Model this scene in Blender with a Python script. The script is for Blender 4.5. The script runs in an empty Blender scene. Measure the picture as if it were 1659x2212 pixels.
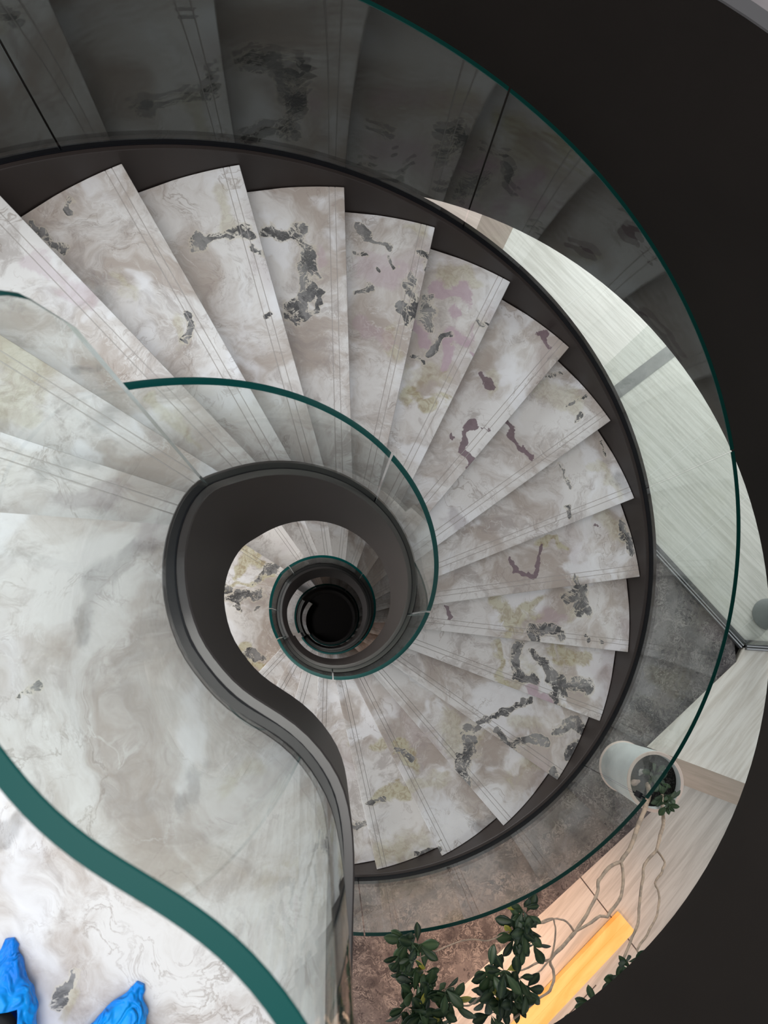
import bpy, bmesh, math, random
from mathutils import Vector, Matrix, noise
C = bpy.context.scene.collection
PI = math.pi
R_ = math.radians

# ------------------------------------------------------------------ camera
H0 = 5.157                         # camera height above the lower storey's floor (z = 0)
F, NX, NY = 1507.0, 709.33, 1355.87
nv = Vector(((NX - 829.5) / F, (NY - 1106) / F, 1)).normalized()
rot = Vector((0, 0, 1)).rotation_difference(nv).to_matrix()
M3 = rot @ Matrix.Diagonal((1, -1, -1))     # world -> lens axes (right, down, forward)
MT = M3.transposed()
cd = bpy.data.cameras.new('camera')
cam = bpy.data.objects.new('camera', cd)
C.objects.link(cam)
cd.sensor_fit = 'VERTICAL'
cd.sensor_height = 36
cd.lens = 36 * F / 2212
cd.clip_start = 0.02
cd.dof.use_dof = True
cd.dof.focus_distance = 3.0
cd.dof.aperture_fstop = 8.0
cm = MT @ Matrix.Diagonal((1, -1, -1))
cam.matrix_world = Matrix.Translation((0, 0, H0)) @ cm.to_4x4()
bpy.context.scene.camera = cam


def at(px, py, d):
    """the point seen at a pixel of the photograph at depth d below the lens"""
    v = MT @ Vector(((px - 829.5) / F, (py - 1106) / F, 1))
    v = v * (d / -v.z)
    return Vector((v.x, v.y, H0 - d))


# ------------------------------------------------------------------ light
sc = bpy.context.scene
sc.view_settings.view_transform = 'Standard'
sc.view_settings.look = 'None'
sc.view_settings.gamma = 1
sc.view_settings.exposure = 0.2
sc.render.film_transparent = False
w = bpy.data.worlds.new('world')
sc.world = w
w.use_nodes = True
bg = w.node_tree.nodes['Background']
bg.inputs[0].default_value = (0.92, 0.96, 1.0, 1)
bg.inputs[1].default_value = 0.58


def area(name, loc, target, size, power, col, sy=None, spread=PI):
    l = bpy.data.lights.new(name, 'AREA')
    l.energy = power
    l.color = col
    l.size = size
    if sy:
        l.shape = 'RECTANGLE'
        l.size_y = sy
    l.spread = spread
    o = bpy.data.objects.new(name, l)
    C.objects.link(o)
    o.location = loc
    o.rotation_euler = (Vector(target) - Vector(loc)).to_track_quat('-Z', 'Y').to_euler()
    return o


# daylight from the window side, left of the upper landing
area('window_daylight', (-3.4, 1.6, 5.9), (0.0, 0.4, 3.0), 2.6, 84, (0.84, 0.93, 1.0), 1.8)
# the bright ceiling panel over the well
area('ceiling_panel', (-0.5, -0.2, 8.0), (-0.3, -0.2, 3), 2.6, 92, (1.0, 0.965, 0.935), 2.6)
# daylight in the lower storey from its glazed front, to the upper right
area('lower_window_daylight', (4.6, 4.4, 2.3), (1.8, 1.6, 0.0), 3.0, 170, (0.97, 0.985, 1.0), 2.2)
area('third_storey_fill', (-3.0, 0.4, -1.4), (-0.3, 0.1, -3.2), 1.4, 45, (0.95, 0.97, 1.0), 1.2)  # added fill light that brightens the treads deeper down the well
area('lower_west_window_daylight', (-4.2, 1.2, 2.0), (-0.3, 0.0, 0.0), 2.6, 150, (1.0, 0.98, 0.95), 2.0)
# warm downlights in the lower storey's ceiling over the desk and the carpet
for k, (x, y) in enumerate(((0.7, -2.75), (1.5, -2.75), (2.3, -2.4))):
    area('ceiling_downlight', (x, y, 2.38), (x - 0.15, y + 0.5, 0), 0.12, (4.5, 5.0, 1.5)[k], (1.0, 0.55, 0.33), spread=R_(48))

# ------------------------------------------------------------------ node helpers


class NT:
    def __init__(s, name):
        s.m = bpy.data.materials.new(name)
        s.m.use_nodes = True
        s.t = s.m.node_tree
        s.t.nodes.clear()
        s.out = s.t.nodes.new('ShaderNodeOutputMaterial')

    def n(s, typ, **kw):
        o = s.t.nodes.new(typ)
        for k, v in kw.items():
            if k.startswith('i_'):
                key = k[2:]
                key = int(key) if key.isdigit() else key.replace('_', ' ')
                s.put(o.inputs[key], v)
            else:
                setattr(o, k, v)
        return o

    def put(s, sock, v):
        if isinstance(v, bpy.types.NodeSocket):
            s.t.links.new(v, sock)
        else:
            if isinstance(v, (tuple, list)) and len(v) == 3 and sock.type == 'RGBA':
                v = (*v, 1)
            sock.default_value = v

    def math(s, op, a, b=0.0, c=0.0, clamp=False):
        o = s.t.nodes.new('ShaderNodeMath')
        o.operation = op
        o.use_clamp = clamp
        s.put(o.inputs[0], a)
        s.put(o.inputs[1], b)
        s.put(o.inputs[2], c)
        return o.outputs[0]

    def ramp(s, v, a, b):
        """smooth 0..1 between a and b"""
        o = s.t.nodes.new('ShaderNodeMapRange')
        o.interpolation_type = 'SMOOTHSTEP'
        s.put(o.inputs[0], v)
        o.inputs[1].default_value = a
        o.inputs[2].default_value = b
        return o.outputs[0]

    def mix(s, f, a, b, mode='MIX'):
        o = s.t.nodes.new('ShaderNodeMix')
        o.data_type = 'RGBA'
        o.blend_type = mode
        s.put(o.inputs[0], f)
        s.put(o.inputs[6], a)
        s.put(o.inputs[7], b)
        return o.outputs[2]

    def noise(s, vec, scale, detail=5, rough=0.55, dist=0.0):
        o = s.n('ShaderNodeTexNoise')
        s.put(o.inputs['Vector'], vec)
        o.inputs['Scale'].default_value = scale
        o.inputs['Detail'].default_value = detail
        o.inputs['Roughness'].default_value = rough
        o.inputs['Distortion'].default_value = dist
        return o

    def pos(s, rotz=0, scale=(1, 1, 1), off=(0, 0, 0)):
        g = s.n('ShaderNodeNewGeometry')
        src = g.outputs['Position']
        if rotz:
            m0 = s.n('ShaderNodeMapping')
            s.put(m0.inputs[0], src)
            m0.inputs['Rotation'].default_value = (0, 0, rotz)
            src = m0.outputs[0]
        mp = s.n('ShaderNodeMapping')
        s.put(mp.inputs[0], src)
        mp.inputs['Scale'].default_value = scale
        mp.inputs['Location'].default_value = off
        return mp.outputs[0]

    def bsdf(s, col, rough=0.5, metal=0.0, spec=0.5, normal=None, **kw):
        b = s.n('ShaderNodeBsdfPrincipled')
        s.put(b.inputs['Base Color'], col)
        s.put(b.inputs['Roughness'], rough)
        s.put(b.inputs['Metallic'], metal)
        b.inputs['Specular IOR Level'].default_value = spec
        for k, v in kw.items():
            s.put(b.inputs[k.replace('_', ' ')], v)
        if normal is not None:
            s.put(b.inputs['Normal'], normal)
        s.t.links.new(b.outputs[0], s.out.inputs[0])
        return b

    def bump(s, h, strength=0.3, dist=0.002):
        b = s.n('ShaderNodeBump')
        b.inputs['Strength'].default_value = strength
        b.inputs['Distance'].default_value = dist
        s.put(b.inputs['Height'], h)
        return b.outputs[0]


def plain(name, col, rough=0.5, metal=0.0, spec=0.5, var=0.0, scale=8):
    t = NT(name)
    c = col
    if var:
        nz = t.noise(t.pos(), scale, 4)
        c = t.mix(t.ramp(nz.outputs[0], 0.3, 0.7), tuple(x * (1 - var) for x in col), tuple(min(1, x * (1 + var)) for x in col))
    t.bsdf(c, rough, metal, spec)
    return t.m


def marble(name, zs=1.0, off=(0, 0, 0), warm=0.0):
    """white-grey marble with smoky clouds, thin veins and blotches steered by the mesh's mask attributes"""
    t = NT(name)
    p = t.pos(rotz=0.6, scale=(1, 1, 1.0), off=off)
    wp = t.noise(p, 1.6, 4, 0.6)
    vec = t.n('ShaderNodeVectorMath', operation='MULTIPLY_ADD')
    t.put(vec.inputs[0], wp.outputs['Color'])
    vec.inputs[1].default_value = (0.55, 0.55, 0.55)
    t.put(vec.inputs[2], p)
    q = vec.outputs[0]
    base = (0.70, 0.68, 0.665)
    cl1 = t.noise(q, 2.3, 8, 0.66, 0.6)
    c = t.mix(t.ramp(cl1.outputs[0], 0.42, 0.62), base, (0.435, 0.375, 0.335))
    cl2 = t.noise(q, 5.0, 9, 0.72, 0.5)
    c = t.mix(t.math('MULTIPLY', t.ramp(cl2.outputs[0], 0.50, 0.64), 0.6), c, (0.33, 0.285, 0.265))
    cl3 = t.noise(q, 2.6, 5, 0.5, 0.7)
    c = t.mix(t.math('MULTIPLY', t.ramp(cl3.outputs[0], 0.52, 0.63), 0.8), c, (0.80, 0.80, 0.82))
    # faint violet and straw tints
    cl4 = t.noise(q, 2.0, 3)
    c = t.mix(t.math('MULTIPLY', t.ramp(cl4.outputs[0], 0.55, 0.72), 0.35), c, (0.50, 0.42, 0.45))
    # veins: ridges of warped noise
    for sc_, col, wd, am in ((2.2, (0.30, 0.25, 0.22), 0.010, 0.6), (4.2, (0.34, 0.29, 0.27), 0.010, 0.45), (3.1, (0.80, 0.79, 0.78), 0.012, 0.4)):
        v = t.noise(q, sc_, 9, 0.62, 0.9)
        r = t.math('ABSOLUTE', t.math('SUBTRACT', v.outputs[0], 0.5))
        line = t.math('SUBTRACT', 1.0, t.ramp(r, 0.0, wd))
        gate = t.ramp(t.noise(p, 2.0 + sc_, 2).outputs[0], 0.42, 0.62)
        c = t.mix(t.math('MULTIPLY', t.math('MULTIPLY', line, gate), am), c, col)
    # blotches
    ed = t.noise(p, 11, 9, 0.68, 0.6)
    ed2 = t.noise(q, 8, 8, 0.65, 0.5)
    inner = t.noise(p, 26, 5, 0.6, 1.2)
    crack = t.math('SUBTRACT', 1.0, t.ramp(t.math('ABSOLUTE', t.math('SUBTRACT', inner.outputs[0], 0.5)), 0.0, 0.02))

    def val(att, nz, amp):
        a = t.n('ShaderNodeAttribute', attribute_name=att)
        return t.math('ADD', a.outputs['Fac'], t.math('MULTIPLY', t.math('SUBTRACT', nz.outputs[0], 0.5), amp))

    COL = {}
    COL['yellow'] = t.mix(t.ramp(inner.outputs[0], 0.42, 0.62), (0.52, 0.49, 0.33), (0.33, 0.26, 0.13))
    COL['pink'] = t.mix(inner.outputs[0], (0.52, 0.39, 0.44), (0.40, 0.28, 0.34))
    dcol = t.mix(t.ramp(ed2.outputs[0], 0.40, 0.60), (0.24, 0.235, 0.235), (0.055, 0.055, 0.06))
    COL['dark'] = t.mix(t.math('MULTIPLY', crack, 0.45), dcol, (0.36, 0.35, 0.34))
    COL['purple'] = t.mix(inner.outputs[0], (0.24, 0.16, 0.19), (0.10, 0.065, 0.075))
    for m, op, lo, hi, nz in (('yellow_s', 0.42, -0.3, 0.8, ed2), ('pink_s', 0.38, -0.2, 0.6, ed), ('dark_s', 0.36, -0.3, 0.8, ed2), ('purple_s', 0.36, -0.3, 0.7, ed2),
                              ('yellow', 0.75, -0.1, 0.7, ed2), ('pink', 0.78, -0.1, 0.38, ed), ('purple', 0.92, 0.1, 0.22, ed)):
        v = val(m, nz, 4.2)
        c = t.mix(t.math('MULTIPLY', t.ramp(v, lo, hi), op), c, COL[m.split('_')[0]])
    v = val('dark', ed, 4.2)
    c = t.mix(t.math('MULTIPLY', t.ramp(v, -0.35, 0.05), 0.5), c, (0.60, 0.55, 0.45))
    webn = t.noise(p, 13, 4, 0.6, 1.0)
    web = t.math('SUBTRACT', 1.0, t.ramp(t.math('ABSOLUTE', t.math('SUBTRACT', webn.outputs[0], 0.47)), 0.012, 0.030))
    # pale islands and seams broken out of the dark patches, strongest towards their rims
    web = t.math('MULTIPLY', web, t.math('SUBTRACT', 1.0, t.ramp(v, 0.55, 1.25)))
    dk = t.math('MULTIPLY', t.ramp(v, 0.08, 0.18), t.math('SUBTRACT', 0.96, t.math('MULTIPLY', web, 0.9)))
    c = t.mix(dk, c, COL['dark'])
    if warm:
        c = t.mix(1.0, c, (1.0, 1.0 - 0.03 * warm, 1.0 - 0.06 * warm), 'MULTIPLY')
    t.bsdf(c, 0.22, 0, 0.4, Coat_Weight=0.15, Coat_Roughness=0.08)
    return t.m


def travertine(name, a, b, ang, lines=26, bumpy=0.0):
    t = NT(name)
    p = t.pos(rotz=ang, scale=(1.2, lines, 1))
    n1 = t.noise(p, 1.4, 6, 0.65, 0.4)
    c = t.mix(t.ramp(n1.outputs[0], 0.36, 0.66), a, b)
    n2 = t.noise(t.pos(rotz=ang, scale=(9, 110, 1)), 1.0, 3)
    c = t.mix(t.math('MULTIPLY', t.ramp(n2.outputs[0], 0.66, 0.74), 0.35), c, tuple(x * 0.62 for x in b))
    t.bsdf(c, 0.28, 0, 0.5)
    return t.m


def carpet_mat():
    t = NT('carpet')
    p = t.pos()
    wv = t.noise(p, 9, 2)
    vec = t.n('ShaderNodeVectorMath', operation='MULTIPLY_ADD')
    t.put(vec.inputs[0], wv.outputs['Color'])
    vec.inputs[1].default_value = (0.25, 0.25, 0.25)
    t.put(vec.inputs[2], p)
    n1 = t.noise(vec.outputs[0], 13, 4, 0.6, 1.6)
    r = t.math('ABSOLUTE', t.math('SUBTRACT', n1.outputs[0], 0.5))
    sq = t.math('SUBTRACT', 1.0, t.ramp(r, 0.0, 0.05))
    n2 = t.noise(p, 4.5, 6, 0.7)
    c = t.mix(t.ramp(n2.outputs[0], 0.38, 0.62), (0.050, 0.046, 0.048), (0.115, 0.106, 0.106))
    n3 = t.noise(vec.outputs[0], 21, 3, 0.5, 1.5)
    c = t.mix(t.math('MULTIPLY', t.ramp(n3.outputs[0], 0.58, 0.64), 0.7), c, (0.028, 0.026, 0.029))
    c = t.mix(t.math('MULTIPLY', sq, t.math('MULTIPLY', t.ramp(t.noise(p, 7, 3).outputs[0], 0.36, 0.58), 0.95)), c, (0.22, 0.205, 0.195))
    n4 = t.noise(p, 260, 2)
    t.bsdf(c, 0.85, 0, 0.15, t.bump(n4.outputs[0], 0.2, 0.001))
    return t.m


def glass_mat(name, tint, spec=1.0):
    """architectural glass: tinted see-through with a true Fresnel reflection on both faces"""
    t = NT(name)
    g = t.n('ShaderNodeNewGeometry')
    ior = t.n('ShaderNodeMix', data_type='FLOAT')
    t.put(ior.inputs[0], g.outputs['Backfacing'])
    ior.inputs[2].default_value = 1.52
    ior.inputs[3].default_value = 1 / 1.52
    fr = t.n('ShaderNodeFresnel')
    t.put(fr.inputs['IOR'], ior.outputs[0])
    tr = t.n('ShaderNodeBsdfTransparent')
    tr.inputs[0].default_value = (*tint, 1)
    gl = t.n('ShaderNodeBsdfAnisotropic')
    gl.inputs['Roughness'].default_value = 0.0
    gl.inputs['Color'].default_value = (0.93, 0.97, 0.95, 1)
    mx = t.n('ShaderNodeMixShader')
    t.put(mx.inputs[0], t.math('MULTIPLY', fr.outputs[0], spec))
    t.put(mx.inputs[1], tr.outputs[0])
    t.put(mx.inputs[2], gl.outputs[0])
    t.t.links.new(mx.outputs[0], t.out.inputs[0])
    return t.m


def bronze_mat():
    t = NT('bronze_paint')
    n1 = t.noise(t.pos(), 2.5, 4)
    c = t.mix(t.ramp(n1.outputs[0], 0.3, 0.7), (0.024, 0.0175, 0.0155), (0.030, 0.022, 0.020))
    t.bsdf(c, 0.45, 0.0, 0.35)
    return t.m


MARBLE = marble('marble_upper')
MARBLE_B = marble('marble_lower', off=(3.1, 1.7, 0.4), warm=1)
TRAV_W = travertine('white_travertine', (0.66, 0.65, 0.60), (0.50, 0.49, 0.44), R_(47), 30)
TRAV_T = travertine('cream_travertine', (0.76, 0.735, 0.67), (0.60, 0.56, 0.49), R_(-46), 14)
TRAV_L = travertine('grey_travertine', (0.53, 0.515, 0.475), (0.40, 0.38, 0.345), R_(-46), 20)
TRAV_P = travertine('pink_travertine', (0.62, 0.52, 0.46), (0.50, 0.41, 0.36), R_(30), 14)
TRAV_B = travertine('brown_travertine', (0.33, 0.27, 0.22), (0.26, 0.21, 0.17), R_(55), 24)
CARPET = carpet_mat()
BRONZE = bronze_mat()
CAP = plain('satin_bronze_cap', (0.046, 0.039, 0.037), 0.3, 0.0, 0.7)
GROOVE = plain('groove_grout', (0.44, 0.41, 0.395), 0.6)
RUBBER = plain('black_gasket', (0.005, 0.005, 0.007), 0.5, 0, 0.2)
DARK = plain('dark_fascia', (0.011, 0.0080, 0.0066), 0.65, 0, 0.2, var=0.08, scale=3)
GLASS = glass_mat('clear_glass', (0.970, 0.986, 0.976))
EDGE = plain('green_glass_edge', (0.0, 0.060, 0.055), 0.35, 0, 0.15)
EDGE_DIM = plain('dim_green_glass_edge', (0.002, 0.028, 0.023), 0.2, 0, 0.4)  # same edge green, darkened for the weaker light on the outer panels
EDGE_GLINT = plain('highlit_glass_edge', (0.42, 0.52, 0.52), 0.12, 0.3, 0.8)  # pale colour paints in the bright highlight along the panel joints
STEEL = plain('steel', (0.45, 0.45, 0.46), 0.3, 1.0)
METAL_D = plain('dark_metal', (0.10, 0.10, 0.10), 0.35, 0.7)
GREYSTRIP = plain('grey_threshold', (0.16, 0.16, 0.155), 0.4, 0.2, var=0.15)
WHITE = plain('white_floor', (0.72, 0.74, 0.78), 0.4)
SLABTOP = plain('upper_floor_stone', (0.20, 0.175, 0.175), 0.45, var=0.1)
KERB = plain('charcoal_kerb', (0.07, 0.065, 0.066), 0.5)

# ------------------------------------------------------------------ mesh helpers


def tag(o, label=None, cat=None, group=None, kind=None):
    for k, v in (('label', label), ('category', cat), ('group', group), ('kind', kind)):
        if v:
            o[k] = v
    return o


def wloc(o):
    v = Vector((0, 0, 0))
    while o:
        v += o.location
        o = o.parent
    return v


def mesh(name, V, Fc, mats, parent=None, mi=None, smooth=True, sharp=35, z=0):
    me = bpy.data.meshes.new(name)
    me.from_pydata([tuple(v) for v in V], [], Fc)
    for m in (mats if isinstance(mats, (list, tuple)) else [mats]):
        me.materials.append(m)
    if mi:
        me.polygons.foreach_set('material_index', mi)
    me.update()
    bm = bmesh.new()
    bm.from_mesh(me)
    bmesh.ops.recalc_face_normals(bm, faces=bm.faces)
    if smooth:
        for f in bm.faces:
            f.smooth = True
        for e in bm.edges:
            if len(e.link_faces) == 2 and e.calc_face_angle(0) > R_(sharp):
                e.smooth = False
    bm.to_mesh(me)
    bm.free()
    o = bpy.data.objects.new(name, me)
    C.objects.link(o)
    if parent:
        o.parent = parent
        o.location = -wloc(parent)
    return o


def empty(name, loc=(0, 0, 0)):
    o = bpy.data.objects.new(name, None)
    C.objects.link(o)
    o.location = loc
    o.empty_display_size = 0.1
    return o


def sweep(name, path, section, mats, parent=None, smi=None, caps=True, closed=False, capmi=0):
    """path: list of (x, y, z, nx, ny) with n the outward side; section(i) or list -> ring of (offset, height)"""
    V, Fc, MI = [], [], []
    ns = None
    for i, (x, y, z, a, b) in enumerate(path):
        s = section(i) if callable(section) else section
        ns = len(s)
        for (o, h) in s:
            V.append((x + a * o, y + b * o, z + h))
    n = len(path)
    for i in range(n - 1 if not closed else n):
        for j in range(ns):
            a, b = i * ns, ((i + 1) % n) * ns
            Fc.append((a + j, a + (j + 1) % ns, b + (j + 1) % ns, b + j))
            MI.append(smi[j] if smi else 0)
    if caps and not closed:
        Fc.append(tuple(range(ns)))
        MI.append(capmi)
        Fc.append(tuple((n - 1) * ns + j for j in range(ns)))
        MI.append(capmi)
    return mesh(name, V, Fc, mats, parent, MI)


def prism(name, pts, z0, z1, mats, parent=None, side_mi=0):
    n = len(pts)
    V = [(p[0], p[1], z1) for p in pts] + [(p[0], p[1], z0) for p in pts]
    Fc = [tuple(range(n)), tuple(range(2 * n - 1, n - 1, -1))]
    MI = [0, 0]
    for i in range(n):
        j = (i + 1) % n
        Fc.append((i, i + n, j + n, j))
        MI.append(side_mi)
    return mesh(name, V, Fc, mats, parent, MI, smooth=False)


# ------------------------------------------------------------------ stair geometry
AX, AY = 0.0196, 0.1214            # axis of the helix
T0, DT, D0, RISE = 116.9928, 14.0592, 2.1169, 0.16
RO, RI = 1.542, 0.394
OVER = 0.075                       # how far a nosing line stands off the radial line


def pol(r, t, d=H0):
    return Vector((AX + r * math.cos(R_(t)), AY + r * math.sin(R_(t)), H0 - d))


def circle_hit(P, u, r, far=True):
    """where the line P + s u meets the circle of radius r about the axis"""
    ox, oy = P[0] - AX, P[1] - AY
    b = ox * u[0] + oy * u[1]
    c = ox * ox + oy * oy - r * r
    q = math.sqrt(max(b * b - c, 0))
    s = -b + q
    return (P[0] + u[0] * s, P[1] + u[1] * s)


def nosing(theta):
    """outer point angle -> (point, direction inwards->outwards, normal pointing uphill)"""
    phi = theta + 2.79
    u = (math.cos(R_(phi)), math.sin(R_(phi)))
    P = (AX + RO * math.cos(R_(theta)), AY + RO * math.sin(R_(theta)))
    nrm = (-u[1], u[0])
    return P, u, nrm


PROFILE = [(0.022, -0.034), (0.003, -0.034), (0.0, -0.031), (0.0, -0.0035), (0.0012, -0.001), (0.0035, 0.0),
           (0.034, 0.0), (0.0345, -0.0022), (0.0366, -0.0022), (0.0371, 0.0),
           (0.057, 0.0), (0.0575, -0.0022), (0.0596, -0.0022), (0.0601, 0.0), (0.075, 0.0)]
GROOVE_ROWS = (7, 11)              # strips of the profile that are the groove bottoms


def line_rows(theta, back_theta, vs, back_v=0.028):
    """row end points: rows parallel to the nosing first, then blended to the riser behind"""
    P, u, nr = nosing(theta)
    Pb, ub, nb = nosing(back_theta)

    def ends(P, u, nr, v):
        A = (P[0] + nr[0] * v, P[1] + nr[1] * v)
        return circle_hit(A, u, RI), circle_hit(A, u, RO)
    rows = []
    for v, dz in vs:
        rows.append((*ends(P, u, nr, v), dz))
    a = rows[-1]
    b = ends(Pb, ub, nb, back_v)

    def ang(p):
        return math.atan2(p[1] - AY, p[0] - AX)

    def arc(p, q, r, s):
        t0, t1 = ang(p), ang(q)
        while t1 - t0 > PI:
            t1 -= 2 * PI
        while t1 - t0 < -PI:
            t1 += 2 * PI
        t = t0 + (t1 - t0) * s
        return (AX + r * math.cos(t), AY + r * math.sin(t))
    return rows, a, b, arc


def seg_d(p, a, b):
    ax, ay = b[0] - a[0], b[1] - a[1]
    l = ax * ax + ay * ay
    s = 0 if l == 0 else max(0, min(1, ((p[0] - a[0]) * ax + (p[1] - a[1]) * ay) / l))
    return math.hypot(p[0] - a[0] - ax * s, p[1] - a[1] - ay * s)


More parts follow.
